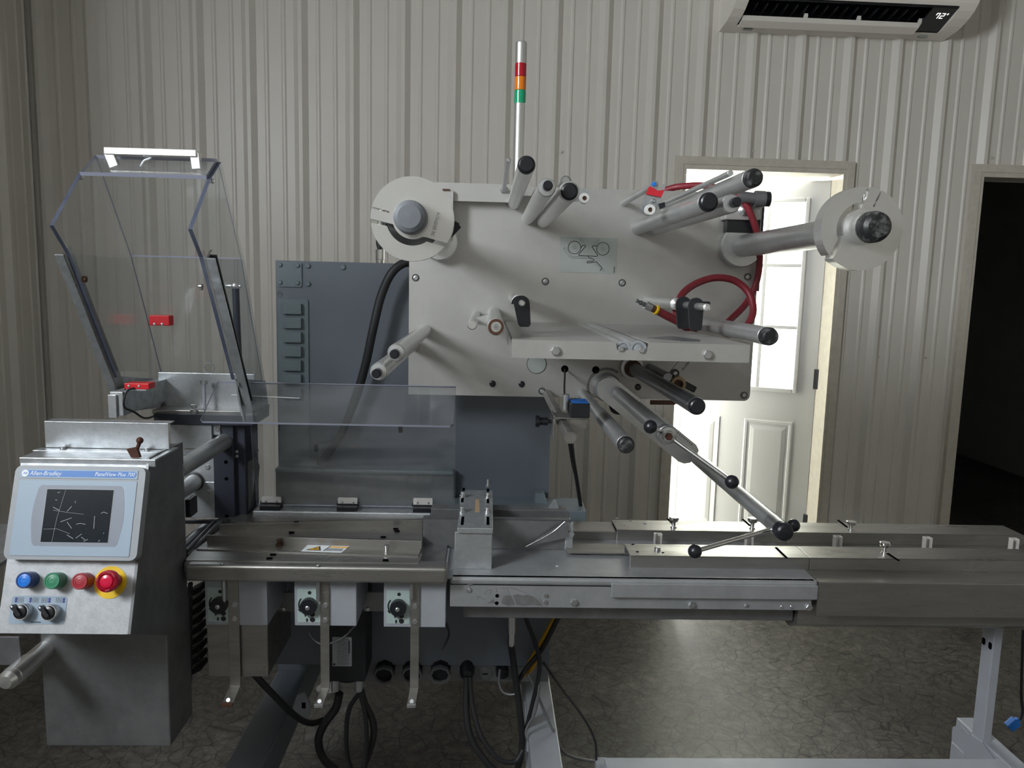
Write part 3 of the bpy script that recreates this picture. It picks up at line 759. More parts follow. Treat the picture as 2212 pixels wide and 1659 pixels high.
hk = at(986, 494, 1.34)
part(MB().bar((hk.x - 0.012, 1.33, hk.z - 0.012), (hk.x + 0.004, 1.33, hk.z + 0.006), 0.012, 0.012, up=(0, 1, 0)).bar((hk.x - 0.018, 1.33, hk.z + 0.016), (hk.x + 0.004, 1.33, hk.z + 0.004), 0.008, 0.010, up=(0, 1, 0)), 'latch_hook', M['black'], g, bevel=0.001)
# right reel holder
yr = 1.335
c = at(1863, 494, yr)
sh = part(MB().lathe((c.x, PY, c.z), (0, -1, 0), [(0, 0.054), (0.03, 0.054), (0.033, 0.051), (0.033, 0.0275), (PY - yr - 0.02, 0.0275)], 36), 'reel_shaft', M['alu_worn'], fs)
g = reel(c.x, c.z, yr, 89 * yr / F_PX, math.radians(-99), fs, 'alu', 0.034)
part(MB().lathe((c.x, yr, c.z), (0, -1, 0), [(0, 0.0275), (0.030, 0.0275)], 36), 'hub_ring', M['alu'], g)
part(MB().lathe((c.x, yr - .026, c.z), (0, -1, 0), [(0, 0.0265), (0.018, 0.0262), (0.026, 0.024), (0.031, 0.018), (0.032, 0.0)], 36), 'hub_cap', M['black_worn'], g)

# ---- upper left bracket, hook rod
b0 = at(935, 394, 1.97); b1 = at(1108, 438, 1.97); br_x1 = at(1152, 400, 1.97).x
z1, z0 = b0.z, b1.z
poly = [(b0.x - 0.06, z0), (b1.x - 0.010, z0), (b1.x, z0 + 0.008), (b1.x + 0.006, z0 + 0.016), (br_x1 - 0.004, z0 + 0.018), (br_x1, z0 + 0.03), (br_x1, z1 - 0.012), (br_x1 - 0.010, z1), (b0.x - 0.06, z1)]
bk = part(MB().prism(poly, 'y', 1.965, 1.972), 'mounting_bracket', M['plate'], fs, bevel=0.0012)
p0 = at(955, 410, 1.955); p1 = at(977, 565, 1.955)
part(MB().prism(rrect(p0.x - 0.03, p1.x, p1.z + 0.05, p0.z, 0.006), 'y', 1.952, 1.958), 'bracket_plate', M['plate'], bk, bevel=0.001)
p = at(964, 410, 1.95); part(MB().box(p.x - .009, p.x + .009, 1.948, 1.956, p.z - .002, p.z + .002), 'slot_edge', M['brown'], bk)
p = at(1088, 408, 1.95); t = at(1103, 344, 1.72)
hr = part(MB().rod((p.x, 1.965, p.z), (p.x, 1.50, p.z), 0.0050), 'guide_rod', M['zinc'], fs)
fastener('hex', (p.x, 1.965, p.z), 0.0095, hr, 'zinc'); 
def rodto(name, bx, by, tx, ty, ty_y, r, m='alu_worn', base=PY):
    t_ = at(tx, ty, ty_y); return part(MB().rod((t_.x, base, t_.z), t_, r, ch=0.001), name, M[m], fs)
# guide rods, tensioner levers and nylon wheels at the top edge
rodto('guide_rod', 1395, 470, 1578, 374, 1.42, 0.0055)
rodto('guide_rod', 1350, 438, 1415, 398, 1.62, 0.0072, 'alu_worn')
def lever_plate(pts, y, m, nm='tension_lever', t=0.006):
    P = [at(a, b, y) for a, b in pts]; return part(MB().prism([(p.x, p.z) for p in P], 'y', y, y + t), nm, M[m], fs, bevel=0.001)
tl = lever_plate([(1383, 450), (1398, 412), (1404, 398), (1410, 392), (1418, 392), (1422, 399), (1421, 410), (1429, 413), (1433, 398), (1437, 396), (1438, 402), (1434, 412), (1424, 440), (1416, 458), (1400, 466), (1390, 462)], 1.60, 'galv')
P = [at(a, b, 1.594) for a, b in [(1403, 402), (1416, 408), (1420, 412), (1436, 410), (1428, 426), (1395, 419)]]
part(MB().prism([(p.x, p.z) for p in P], 'y', 1.594, 1.5985), 'tape_wrap', M['redtape'], tl)
p = at(1414, 397, 1.592); fastener('hex', (p.x, 1.599, p.z), 0.0050, tl, 'blue_btn')
def nylon(px, py, y, r):
    p = at(px, py, y); w = part(MB().lathe((p.x, y + 0.012, p.z), (0, -1, 0), [(0, r), (0.010, r), (0.0125, r * .9), (0.0125, r * .42), (0.008, r * .4)], 24, False), 'nylon_wheel', M['white_pl'], fs)
    part(MB().lathe((p.x, y + 0.012, p.z), (0, -1, 0), [(0, r * .41), (0.0085, r * .41), (0.0105, r * .25)], 14), 'wheel_bolt', M['brown'], w)
nylon(1405, 453, 1.58, 0.0112); nylon(1263, 428, 1.58, 0.0108)
p = at(1413, 433, 1.59); fastener('btn', (p.x, 1.60, p.z), 0.005, tl)
lever_plate([(1244, 405), (1268, 408), (1274, 413), (1273, 424), (1256, 432), (1244, 436), (1232, 420)], 1.60, 'galv')
p = at(1221, 393, 1.66); part(MB().lathe((p.x, 1.70, p.z), (0, -1, 0), [(0, 0.012), (0.05, 0.012), (0.055, 0.008)], 18), 'pivot_nut', M['zinc'], fs)
lever_plate([(1423, 440), (1436, 436), (1437, 447), (1426, 452)], 1.585, 'black', 'rubber_pad')
# idler axle and block behind the right reel
ax0 = at(1595, 424, 1.93); ax1 = at(1650, 427, 1.90)
part(MB().cyl((ax0.x, 1.93, ax0.z), (ax1.x, 1.93, ax1.z), 0.0135).cyl((ax1.x - 0.012, 1.93, ax1.z), (ax1.x + 0.012, 1.93, ax1.z), 0.020), 'cross_axle', M['galv_dk'], fs)
part(MB().cyl((ax1.x + 0.012, 1.93, ax1.z), (ax1.x + 0.024, 1.93, ax1.z), 0.0185), 'axle_cap', M['black'], fs, bevel=0.002)
p0 = at(1566, 474, 1.955); p1 = at(1644, 431, 1.955)
blk = part(MB().box(p0.x, p1.x, 1.955, 1.997, p0.z, p1.z), 'bearing_block', M['plate'], fs, bevel=0.002)
p = at(1607, 453, 1.95); part(MB().lathe((p.x, 1.956, p.z), (0, -1, 0), [(0, 0.015), (0.006, 0.015), (0.012, 0.006), (0.012, 0.0)], 24), 'cone_washer', M['zinc'], blk)
fastener('btn', (p.x, 1.944, p.z), 0.0055, blk)
p0 = at(1570, 502, 1.965); p1 = at(1644, 474, 1.965); part(MB().box(p0.x, p1.x, 1.965, 1.998, p0.z, p1.z), 'rubber_block', M['black'], fs, bevel=0.002)

# ---- black web stops on their pins
def flag(px, py, y, h, w, parent, lean=0.0, m='black'):
    p = at(px, py, y); pts = []
    for i in range(9):
        a = math.radians(180 - i * 22.5); pts.append((p.x + w * .62 * math.cos(a), p.z + w * .62 * math.sin(a)))
    pts += [(p.x + w * .52 + lean * h, p.z - h + w * .2), (p.x + w * .38 + lean * h, p.z - h), (p.x - w * .30 + lean * h, p.z - h), (p.x - w * .45 + lean * h, p.z - h + w * .2)]
    return part(MB().prism(pts, 'y', y, y + 0.008), 'web_stop', M[m], parent, bevel=0.002)
t = at(1128, 655, 1.50)
pin = part(MB().lathe((t.x, PY, t.z), (0, -1, 0), [(0, 0.0135), (0.30, 0.0135), (0.302, 0.0065), (PY - 1.50, 0.0060), (PY - 1.498, 0.004)], 24), 'stop_pin', M['alu'], fs)
flag(1127, 656, 1.535, 0.046, 0.026, fs, 0.12); flag(1123, 657, 1.57, 0.006, 0.028, fs, 0.0)
t = at(1527, 664, 1.46)
part(MB().lathe((t.x, PY, t.z), (0, -1, 0), [(0, 0.0135), (0.30, 0.0135), (0.303, 0.0075), (PY - 1.46, 0.0072), (PY - 1.458, 0.004)], 24), 'stop_pin', M['alu'], fs)
flag(1504, 660, 1.525, 0.050, 0.025, fs, 0.02); flag(1477, 657, 1.615, 0.052, 0.026, fs, 0.02)
for px, py, y in ((1490, 654, 1.62), (1516, 656, 1.53)):
    p = at(px, py, y); part(MB().box(p.x - 0.014, p.x + 0.017, y - 0.002, y + 0.008, p.z - 0.0035, p.z + 0.0045), 'stop_tab', M['black'], fs, bevel=0.002)

# ---- splice table
TY = 1.352
tb0 = at(1106, 734, TY); tb1 = at(1621, 744, TY); zt = (at(1300, 737, TY).z + at(1106, 734, TY).z) / 2; zb = at(1300, 777, TY).z
nx0, nx1 = at(1330, 740, TY).x, at(1402, 742, TY).x
st = MB()
st.prism([(tb0.x, zb), (tb1.x, zb), (tb1.x, zt), (nx1, zt), (nx1 - 0.003, zt - 0.014), (nx0 + .003, zt - 0.014), (nx0, zt), (tb0.x, zt)], 'y', TY, TY + 0.003)
st.box(tb0.x, nx0, TY, PY, zt - 0.003, zt).box(nx1, tb1.x, TY, PY, zt - 0.003, zt)
st.box(tb0.x, tb0.x + 0.003, TY, PY, zb, zt).box(tb1.x - 0.003, tb1.x, TY, PY, zb, zt)
tab = part(st, 'splice_table', M['table'], fs, bevel=0.002)
part(MB().box(nx0 + .001, nx1 - .001, TY + 0.01, PY, zt - 0.030, zt - 0.026), 'roller_trough', M['galv_dk'], tab)
for px, r in ((1343, 0.0135), (1383, 0.0150)):
    x = at(px, 748, TY).x + (0.004 if px < 1350 else -0.002); zz = zt - 0.0125
    rr = part(MB().cyl((x, TY + 0.006, zz), (x, PY, zz), r, seg=28), 'table_roller', M['alu_worn'], tab)
    part(MB().lathe((x, TY + 0.007, zz), (0, -1, 0), [(0, r * .97), (0.002, r * .97), (0.002, r * .75), (0.001, r * .7), (0.001, r * .5), (0.003, r * .45), (0.003, 0)], 28), 'roller_end', M['bezel'], tab)
for px, py, r in ((1200, 758, 0.0085), (1341, 753, 0.0055), (1386, 756, 0.0058), (1528, 766, 0.0085)):
    p = at(px, py, TY); fastener('hex', (p.x, TY + .0005, p.z), r, tab)
pts = [atz(a, b, zt + .0005) for a, b in ((1398, 729), (1450, 726), (1511, 734), (1511, 737), (1470, 737), (1425, 733))]
part(MB().prism([(p.x, p.y) for p in pts], 'z', zt + .0002, zt + .0008), 'worn_decal', M['galv_dk'], tab)

# ---- threading diagram decal
g0 = at(1209, 589, PY - .001); g1 = at(1331, 513, PY - .001)
dx0, dx1, dz0, dz1 = at(1208, 588, PY - .001).x, at(1330, 588, PY - .001).x, at(1268, 589, PY - .001).z, at(1268, 513, PY - .001).z
dec = part(MB().box(dx0, dx1, PY - 0.0012, PY + 0.001, dz0, dz1), 'threading_diagram', M['decal'], fs)
W_, H_ = dx1 - dx0, dz1 - dz0
def D(x, y): return Vector((dx0 + (x - 130) / (2060 - 130) * W_, PY - 0.0014, dz1 - (y - 190) / (1420 - 190) * H_))
def dline(pts, w, m, nm='diagram_line'):
    mb = MB()
    for p, q in zip(pts, pts[1:]): mb.bar(D(*p), D(*q), w, 0.0006, up=(0, 1, 0))
    part(mb, nm, M[m], dec)
def dcirc(x, y, r, w, m):
    dline([(x + r * math.cos(math.tau * i / 28), y + r * 1.03 * math.sin(math.tau * i / 28)) for i in range(29)], w, m)
dcirc(620, 550, 215, 0.0014, 'black_ink'); dcirc(1590, 570, 215, 0.0014, 'black_ink'); dcirc(620, 550, 52, 0.0006, 'grey_ink'); dcirc(1590, 575, 52, 0.0006, 'grey_ink')
dline([(830, 570), (885, 470), (975, 460), (1000, 500), (765, 800), (800, 830), (1400, 835), (1425, 800), (1215, 510), (1250, 475), (1390, 480)], 0.0017, 'black_ink')
dline([(1090, 835), (1110, 880), (1280, 935), (1305, 970), (1270, 1005), (1085, 1025), (1060, 1055), (1085, 1080), (1390, 1030), (1590, 1245), (1515, 1350)], 0.0017, 'black_ink')
dline([(320, 580), (540, 860), (1060, 880)], 0.0010, 'grey_ink'); dline([(245, 610), (500, 915), (1200, 935)], 0.0010, 'grey_ink'); dline([(245, 610), (280, 565), (320, 580)], 0.001, 'grey_ink')
dline([(780, 230), (880, 440)], 0.0006, 'grey_ink'); dline([(830, 210), (970, 440)], 0.0006, 'grey_ink'); dline([(1420, 220), (1270, 440)], 0.0006, 'grey_ink'); dline([(1470, 230), (1360, 430)], 0.0006, 'grey_ink')
dline([(1350, 1080), (1640, 1360), (1680, 1340), (1600, 1250)], 0.0006, 'grey_ink'); dline([(2005, 1180), (2000, 1400)], 0.0014, 'black_ink')

# ---- web feeler group under the table
p0 = at(1395, 800, 1.80)
lever_plate([(1440, 812), (1466, 781), (1492, 781), (1462, 822), (1448, 834)], 1.82, 'plate', 'feeler_arm')
t = at(1442, 815, 1.80); part(MB().rod((t.x, PY, t.z), t, 0.012), 'roller', M['steel_dark'], fs)
p = at(1459, 807, 1.812); w = part(MB().lathe((p.x, 1.82, p.z), (0, -1, 0), [(0, 0.0105), (0.004, 0.0105), (0.004, 0.006)], 24), 'pivot_ring', M['black'], fs); fastener('btn', (p.x, 1.816, p.z), 0.006, w)
p = at(1466, 830, 1.80); part(MB().lathe((p.x, 1.85, p.z), (0, -1, 0), [(0, 0.018), (0.05, 0.018), (0.05, 0.0115), (0.03, 0.011)], 28, False), 'feeler_wheel', M['tan'], fs)
part(MB().cyl((p.x, 1.85, p.z), (p.x, 1.815, p.z), 0.010), 'wheel_axle', M['brown'], fs)
a = at(1475, 828, 1.84); b = at(1501, 842, 1.84); part(MB().bar(a, b, 0.02, 0.016), 'stop_block', M['black'], fs, bevel=0.003)
text('M-H043-43', 0.010, M['grey_ink'], fr(at(1475, 800, 1.819), (0.55, 0, 0.83), (-0.83, 0, 0.55), (0, -1, 0)), fs, 'stamped_number')
a = at(1405, 869, PY + 0.03); b = at(1482, 870, PY + 0.03)
part(MB().cyl((a.x, PY + .03, a.z), (b.x - 0.03, PY + .03, b.z), 0.0062).cyl((b.x - .03, PY + .03, b.z), (b.x, PY + .03, b.z - .002), 0.004), 'lower_axle', M['brown'], fs)
cc = [at(1316, 880, PY + .05), at(1330, 893, PY + .05), at(1352, 895, PY + .05), at(1390, 880, PY + .05)]

# ---- photo eye on its hexagonal bar
ht = at(1232, 946, 1.42); hb_ = at(1232, 946, 1.42)
def hexbar(p0, p1, r): return MB().lathe(p0, Vector(p1) - Vector(p0), [(0, r), ((Vector(p1) - Vector(p0)).length, r)], 6)
hx = hexbar((ht.x, PY, ht.z), (ht.x, 1.42, ht.z), 0.0125)
for i in range(len(hx.s)): hx.s[i] = False
pe = thing('photo_eye', 'black and blue photo eye clamped on a hexagonal bar under the film plate', 'sensor', (ht.x, 1.42, ht.z - 0.02))
part(hx, 'hexagonal_bar', M['stain'], pe, bevel=0.0006)
yb_ = 1.58
cx = ht.x; cz = ht.z
part(MB().box(cx - 0.022, cx + 0.034, yb_ - 0.03, yb_ + 0.03, cz + 0.0125, cz + 0.0165).box(cx - 0.022, cx - 0.018, yb_ - 0.03, yb_ + 0.03, cz - 0.03, cz + 0.02).prism([(cx + 0.012, cz + 0.0125), (cx + 0.05, cz + 0.0125), (cx + 0.046, cz - 0.006), (cx + 0.03, cz - 0.018), (cx + 0.012, cz - 0.02)], 'y', yb_ - 0.028, yb_ - 0.024), 'clamp_bracket', M['stain'], pe, bevel=0.0008)
kb = at(1190, 917, yb_)
kk = part(MB().cyl((cx - 0.020, yb_, cz + 0.002), (cx - 0.030, yb_, cz + 0.002), 0.004).cyl((cx - 0.030, yb_, cz + 0.002), (cx - 0.048, yb_, cz + 0.002), 0.0085, seg=8), 'clamp_knob', M['black'], pe)
part(MB().cyl((cx - 0.048, yb_, cz + 0.002), (cx - 0.056, yb_, cz + 0.002), 0.0125, seg=8), 'knob_head', M['black'], kk)
s0 = at(1232, 903, 1.50); s1 = at(1275, 872, 1.50)
sb = part(MB().box(s0.x, s1.x, 1.50, 1.56, s0.z, s1.z), 'sensor_body', M['black'], pe, bevel=0.002)
part(MB().box(s0.x + 0.003, s1.x - .002, 1.502, 1.558, s1.z, s1.z + 0.0012), 'sensor_top', M['blue_btn'], sb, bevel=0.0005)
part(MB().cyl((s0.x - .006, 1.54, s1.z - .02), (s0.x - .006, 1.54, s1.z + 0.012), 0.007), 'cable_gland', M['zinc'], sb)
cp = [at(1220, 797, PY - .002), at(1220, 812, 1.93), at(1219, 840, 1.75), at(1221, 868, 1.56), Vector((s0.x - .006, 1.54, s1.z + 0.010))]
part(MB().tube(cp, 0.0022, 8), 'sensor_cable', M['rubber'], pe)

# ------------------------------------------------------------------ red air hose with quick coupler
hp = [at(1432, 412, PY + .05), at(1470, 403, PY + .03), at(1530, 402, PY - .02), at(1590, 420, PY - .05), at(1618, 455, PY - .06), at(1637, 510, PY - .05), at(1641, 560, PY - .03), at(1634, 610, PY - .02),
      at(1612, 655, PY - .03), at(1575, 693, PY - .06), at(1555, 712, 1.86), at(1580, 722, 1.80), at(1612, 705, 1.80), at(1627, 672, 1.82), at(1617, 632, 1.84), at(1586, 606, 1.85), at(1545, 600, 1.84), at(1505, 612, 1.82), at(1475, 634, 1.79), at(1461, 665, 1.76), at(1462, 695, 1.74)]
hz = part(MB().tube(hp, 0.0085, 14, 8), 'air_hose', M['hose']); tag(hz, 'dark red rubber air hose looped over the film plate', 'hose')
cpl = thing('air_coupler', 'steel quick coupler with yellow ring on the red hose tail', 'hose coupler', at(1405, 665, 1.72))
a, b, c_ = at(1462, 693, 1.73), at(1420, 671, 1.71), at(1412, 667, 1.71)
part(MB().tube([at(1500, 712, 1.78), at(1478, 704, 1.75), a, at(1440, 682, 1.72), b], 0.0092, 14, 6), 'hose_tail', M['hose'], cpl)
dv = (at(1372, 648, 1.70) - b).normalized()
part(MB().lathe(b, dv, [(0, 0.0105), (0.004, 0.0115), (0.006, 0.0105)], 20), 'yellow_ring', M['yellow'], cpl)
part(MB().lathe(b + dv * .006, dv, [(0, 0.008), (0.010, 0.008)], 16), 'brass_collar', M['brown'], cpl)
part(MB().lathe(b + dv * .016, dv, [(0, 0.0095), (0.016, 0.0095)], 6), 'hex_body', M['zinc'], cpl)
part(MB().lathe(b + dv * .032, dv, [(0, 0.0055), (0.004, 0.0055), (0.005, 0.004), (0.008, 0.004), (0.009, 0.0055), (0.013, 0.0055), (0.014, 0.0035), (0.019, 0.0035), (0.020, 0.0045), (0.024, 0.004)], 16), 'plug_nipple', M['steel_dark'], cpl)

# ------------------------------------------------------------------ signal tower
tz0 = pl_z1 - 0.05
tp = at(1125, 91, 2.05); tx_ = at(1121, 300, 2.05).x
tw = thing('signal_tower', 'slim silver signal tower with red, amber and green lenses', 'signal light', (tx_, 2.05, tz0))
def zt_(py): return at(1121, py, 2.05).z
rt = 0.0148
part(MB().lathe((tx_, 2.05, tz0), (0, 0, 1), [(0, rt * .96), (zt_(224) - tz0, rt * .96)], 28), 'pole', M['alu'], tw)
for a, b, m_, nm in ((224, 196, 'lens_green', 'green_lens'), (195.5, 167, 'lens_amber', 'amber_lens'), (166.5, 138, 'lens_red', 'red_lens')):
    h = zt_(b) - zt_(a)
    part(MB().lathe((tx_, 2.05, zt_(a)), (0, 0, 1), [(0, rt * .97), (0.001, rt), (h - 0.001, rt), (h, rt * .97)], 28), nm, M[m_], tw)
h = zt_(91) - zt_(138); part(MB().lathe((tx_, 2.05, zt_(138)), (0, 0, 1), [(0, rt), (h - 0.003, rt), (h, rt * .88)], 28), 'cap', M['alu'], tw)
part(MB().box(tx_ - 0.02, tx_ + 0.02, 2.016, 2.07, tz0 - 0.03, tz0 + 0.002), 'foot_bracket', M['galv_dk'], tw)
# ------------------------------------------------------------------ blue grey electrical cabinet behind the plate
CY = 2.16
cx0, cx1 = at(597, 700, CY).x, at(1188, 960, CY).x
cz1 = at(740, 566, CY).z
CB = 1.93
cbz0 = at(1000, 1478, CB).z
cab = thing('electrical_cabinet', 'blue grey painted machine cabinet with bolted cover plates behind the film plate', 'cabinet', ((cx0 + cx1) / 2, CY + 0.3, cbz0))
xm_, zm_ = at(884, 700, CY).x + 0.03, at(1000, 800, CY).z
body = MB().prism([(cx0, 0.60), (cx1, 0.60), (cx1, zm_), (xm_, zm_), (xm_, cz1), (cx0, cz1)], 'y', CY, CY + 0.55)
part(body, 'body', M['navy'], cab, bevel=0.003)
# raised cover strip with pads
a = at(601, 645, CY); b = at(668, 845, CY)
part(MB().prism(rrect(a.x, b.x, b.z - 0.2, a.z, 0.006), 'y', CY - 0.004, CY + 0.002), 'terminal_strip', M['navy_hi'], cab, bevel=0.001)
for i, py in enumerate((667, 697.5, 728, 758.5, 789, 819, 849)):
    p = at(632.5, py, CY - .004); w, h = 0.0255, 0.0145
    part(MB().box(p.x - w, p.x + w, CY - 0.016, CY - 0.003, p.z - h, p.z + h), 'breaker_cover', M['navy_hi'], cab, bevel=0.001)
a = at(599, 619, CY); b = at(652, 567, CY)
part(MB().prism(rrect(a.x, b.x, a.z, b.z, 0.005), 'y', CY - 0.004, CY + 0.002), 'access_plate', M['navy_hi'], cab, bevel=0.001)
for px, py in ((605, 572), (643, 573), (605, 610), (643, 611)): p = at(px, py, CY - .004); fastener('hex', (p.x, CY - .0035, p.z), 0.0062, cab, 'navy_hi')
for px, py in ((665, 574), (665, 613), (741, 577)): p = at(px, py, CY); fastener('hex', (p.x, CY + .001, p.z), 0.0078, cab, 'navy_hi')
c = at(604, 634, CY - .001)
for k_, rr in ((5, 0.008), (3, 0.0045)):
    mb = MB(); P = [(c.x + rr * math.cos(math.tau * i / k_ + math.pi / 2), c.z + rr * 1.1 * math.sin(math.tau * i / k_ + math.pi / 2)) for i in range(k_)]
    for i in range(k_): mb.bar((P[i][0], CY - .0008, P[i][1]), (P[(i + 1) % k_][0], CY - .0008, P[(i + 1) % k_][1]), 0.0012, 0.001, up=(0, 1, 0))
    part(mb, 'stamped_emblem', M['navy'], cab)
cg = at(821, 553, CY + .05)
gl = part(MB().lathe((cg.x, CY + .05, cz1 - 0.002), (0, 0, 1), [(0, 0.0115), (0.012, 0.0115), (0.013, 0.0125), (0.040, 0.0125), (0.042, 0.009)], 20), 'cable_gland', M['chrome'], cab)
part(MB().tube([(cg.x, CY + .05, cz1 + 0.04), (cg.x - .002, CY + .05, cz1 + 0.07), (cg.x + .03, CY + .05, cz1 + 0.14)], 0.008, 12), 'gland_cable', M['rubber'], cab)
# lower dark body under the tables and its gland strip
lx0, lx1 = at(520, 1400, CB).x, at(1188, 1400, CB).x
part(MB().box(lx0, lx1, CB, CY + 0.6, cbz0 + 0.052, 0.80), 'lower_body', M['navy'], cab, bevel=0.002)
GY = CB + 0.015
gz1, gz0 = cbz0 + 0.054, cbz0
part(MB().box(lx0 + 0.25, lx1, GY, CY + 0.6, gz0, gz1), 'gland_strip', M['galv_dk'], cab, bevel=0.001)
for px in (830, 890, 951):
    p = at(px, 1458, GY - 0.03)
    g = part(MB().lathe((p.x, GY, p.z + .012), (0, -1, -0.25), [(0, 0.026), (0.030, 0.026)], 8), 'conduit_hub', M['blackbox'], cab)
    part(MB().lathe((p.x, GY - 0.028, p.z + .004), (0, -1, -0.25), [(0, 0.0285), (0.010, 0.0285), (0.010, 0.0225), (0.004, 0.022)], 8, False), 'lock_ring', M['galv_dk'], g)
p = at(1009, 1450, GY - .02); part(MB().lathe((p.x, GY, p.z + .016), (0, -0.7, -0.75), [(0, 0.020), (0.03, 0.020), (0.04, 0.015)], 16), 'cable_gland', M['black'], cab)
p = at(1048, 1455, GY); part(MB().lathe((p.x, GY + .001, p.z), (0, -1, 0), [(0, 0.019), (0.0025, 0.019), (0.003, 0.0165)], 28), 'blank_plug', M['galv_dk'], cab)
part(MB().box(p.x - .007, p.x + .007, GY - .004, GY - .0015, p.z - .001, p.z + .001), 'plug_slot', M['hole'], cab)
p = at(1085, 1445, GY); part(MB().lathe((p.x, GY, p.z), (0, -1, -0.3), [(0, 0.018), (0.02, 0.017), (0.022, 0.010)], 16), 'cable_gland', M['black'], cab)
# grey rail at the cabinet foot
a = at(1128, 1117, 2.08); b = at(1262, 1093, 2.08)
part(MB().box(a.x - 0.30, b.x, 2.03, 2.16, a.z, b.z), 'foot_rail', M['navy_hi'], cab, bevel=0.002)
p = [at(q, r, 2.10) for q, r in ((1155, 1095), (1157, 1065), (1176, 1068), (1185, 1094))]
part(MB().prism([(v.x, v.z) for v in p], 'y', 2.10, 2.14), 'rail_gusset', M['navy_hi'], cab, bevel=0.001)
a = at(597, 1012, 2.12); b = at(980, 1018, 2.12)
part(MB().box(cx0, b.x, 2.12, CY + .01, a.z - .012, a.z), 'bench_reflection_ledge', M['navy_hi'], cab, bevel=0.004)  # added strip, stands for the bench's reflection in the clear guard
part(MB().box(cx0, b.x, 2.13, CY + .01, .86, a.z - .011), 'bench_reflection_apron', M['galv_dk'], cab)  # grey sheet for the lower part of that painted-in reflection
for px, py in ((683, 968), (865, 927), (607, 924)):
    p = at(px, py, CY); part(MB().prism(rrect(p.x - .006, p.x + .006, p.z - .011, p.z + .011, .0055), 'y', CY - .0006, CY + .001), 'keyhole_slot', M['hole'], cab)
for px, py in ((689, 990), (693, 1002)): p = at(px, py, CY - .02); fastener('btn', (p.x, CY - .001, p.z), .006, cab, 'chrome', '-y', 'screw')
# heavy black cable from the plate to the cabinet foot
kc = part(MB().tube([at(905, 572, CY - .04), at(875, 568, CY - .05), at(846, 590, CY - .06), at(823, 640, CY - .06), at(806, 710, CY - .06), at(789, 790, CY - .05), at(768, 860, CY - .04), at(740, 930, CY - .03), at(712, 975, CY - .03), at(690, 1000, CY - .02)], 0.0118, 14, 8), 'power_cable', M['rubber'])
tag(kc, 'thick black cable curving down in front of the blue grey cabinet', 'cable')

# ------------------------------------------------------------------ base frame under the wrapper: two floor beams
def foot(name, label, px_l, px_r, py, zt, m, y0, y1):
    a = atz(px_l, py, zt); b = atz(px_r, py, zt)
    t = thing(name, label, 'machine foot', ((a.x + b.x) / 2, (y0 + y1) / 2, 0))
    part(MB().box(a.x, b.x, y0, y1, zt - 0.10, zt), 'beam', M[m], t, bevel=0.004)
    for yy_ in (y0 + 0.08, y1 - 0.08):
        part(MB().lathe(((a.x + b.x) / 2, yy_, 0), (0, 0, 1), [(0, 0.04), (0.012, 0.04), (0.014, 0.01), (zt - 0.09, 0.01)], 20), 'levelling_foot', M['zinc'], t)
    part(MB().box(a.x, b.x, CY + 0.02, CY + 0.10, zt - 0.002, 0.62), 'post', M[m], t, bevel=0.003)
    return t, a.x, b.x
fA, fax0, fax1 = foot('machine_foot', 'blue grey floor beam of the machine frame below the round dials', 487, 568, 1655, 0.34, 'navy', 1.45, 2.75)
fB, fbx0, fbx1 = foot('machine_foot', 'pale grey floor beam of the machine frame beside the black cables', 1148, 1216, 1655, 0.34, 'leg', 1.62, 2.75)
p0 = atz(1146, 1600, 0.34)
for z in (0.325, 0.285): fastener('hex', (fbx0, 1.96, z), 0.012, fB, 'zinc', 'x')
part(MB().box(fbx0 - 0.004, fbx0 + 0.0, 1.86, 2.02, 0.24, 0.338), 'joint_plate', M['leg'], fB)
# bracket plate seen behind the motor
p = [at(q, r, 1.98) for q, r in ((640, 1505), (655, 1497), (670, 1522), (668, 1548), (655, 1558), (632, 1530))]
part(MB().prism([(v.x, v.z) for v in p], 'y', 1.98, 1.99), 'slotted_bracket', M['leg'], fA, bevel=0.001)
p = at(656, 1524, 1.979); part(MB().box(p.x - .005, p.x + .005, 1.9785, 1.981, p.z - .008, p.z + .008), 'bracket_slot', M['hole'], fA)

# ------------------------------------------------------------------ heated wrapping bench
BY = 1.54
ZB = at(680, 1224, BY).z
bx0, bx1 = at(398, 1240, BY).x, at(966, 1245, BY).x
zap = at(680, 1260, BY).z
be = thing('wrapping_bench', 'stainless wrapping bench with folded front apron, guide rails and hot surface sticker', 'work bench', ((bx0 + bx1) / 2, 1.75, zap))
part(MB().box(bx0, bx1, BY, BY + 0.045, zap, ZB), 'front_apron', M['stain'], be, bevel=0.007, seg=4)
def zpoly(pts, z0, z1, nm, m='stain', bev=0.0008, lab=None):
    P = [atz(a, b, z1) for a, b in pts]
    return part(MB().prism([(p.x, p.y) for p in P], 'z', z0, z1), nm, M[m], be, lab, bevel=bev)
zpoly([(398, 1216), (962, 1223), (957, 1215), (911, 1213), (913, 1126), (538, 1107), (476, 1114)], ZB - 0.02, ZB - 0.001, 'deck_plate')
zpoly([(401, 1210), (905, 1216), (912, 1197), (413, 1187)], ZB - 0.002, ZB + 0.0015, 'side_deck')
# front guide angle
zg = ZB + 0.004
zpoly([(424, 1186), (904, 1201), (912, 1178), (446, 1170)], ZB - 0.001, zg, 'guide_flange', 'stain')
a, b = atz(447, 1171, zg), atz(911, 1184, zg)
part(MB().bar(a + Vector((0, 0, .008)), b + Vector((0, 0, .008)), 0.003, 0.017), 'guide_rail', M['stain'], be, bevel=0.0006)
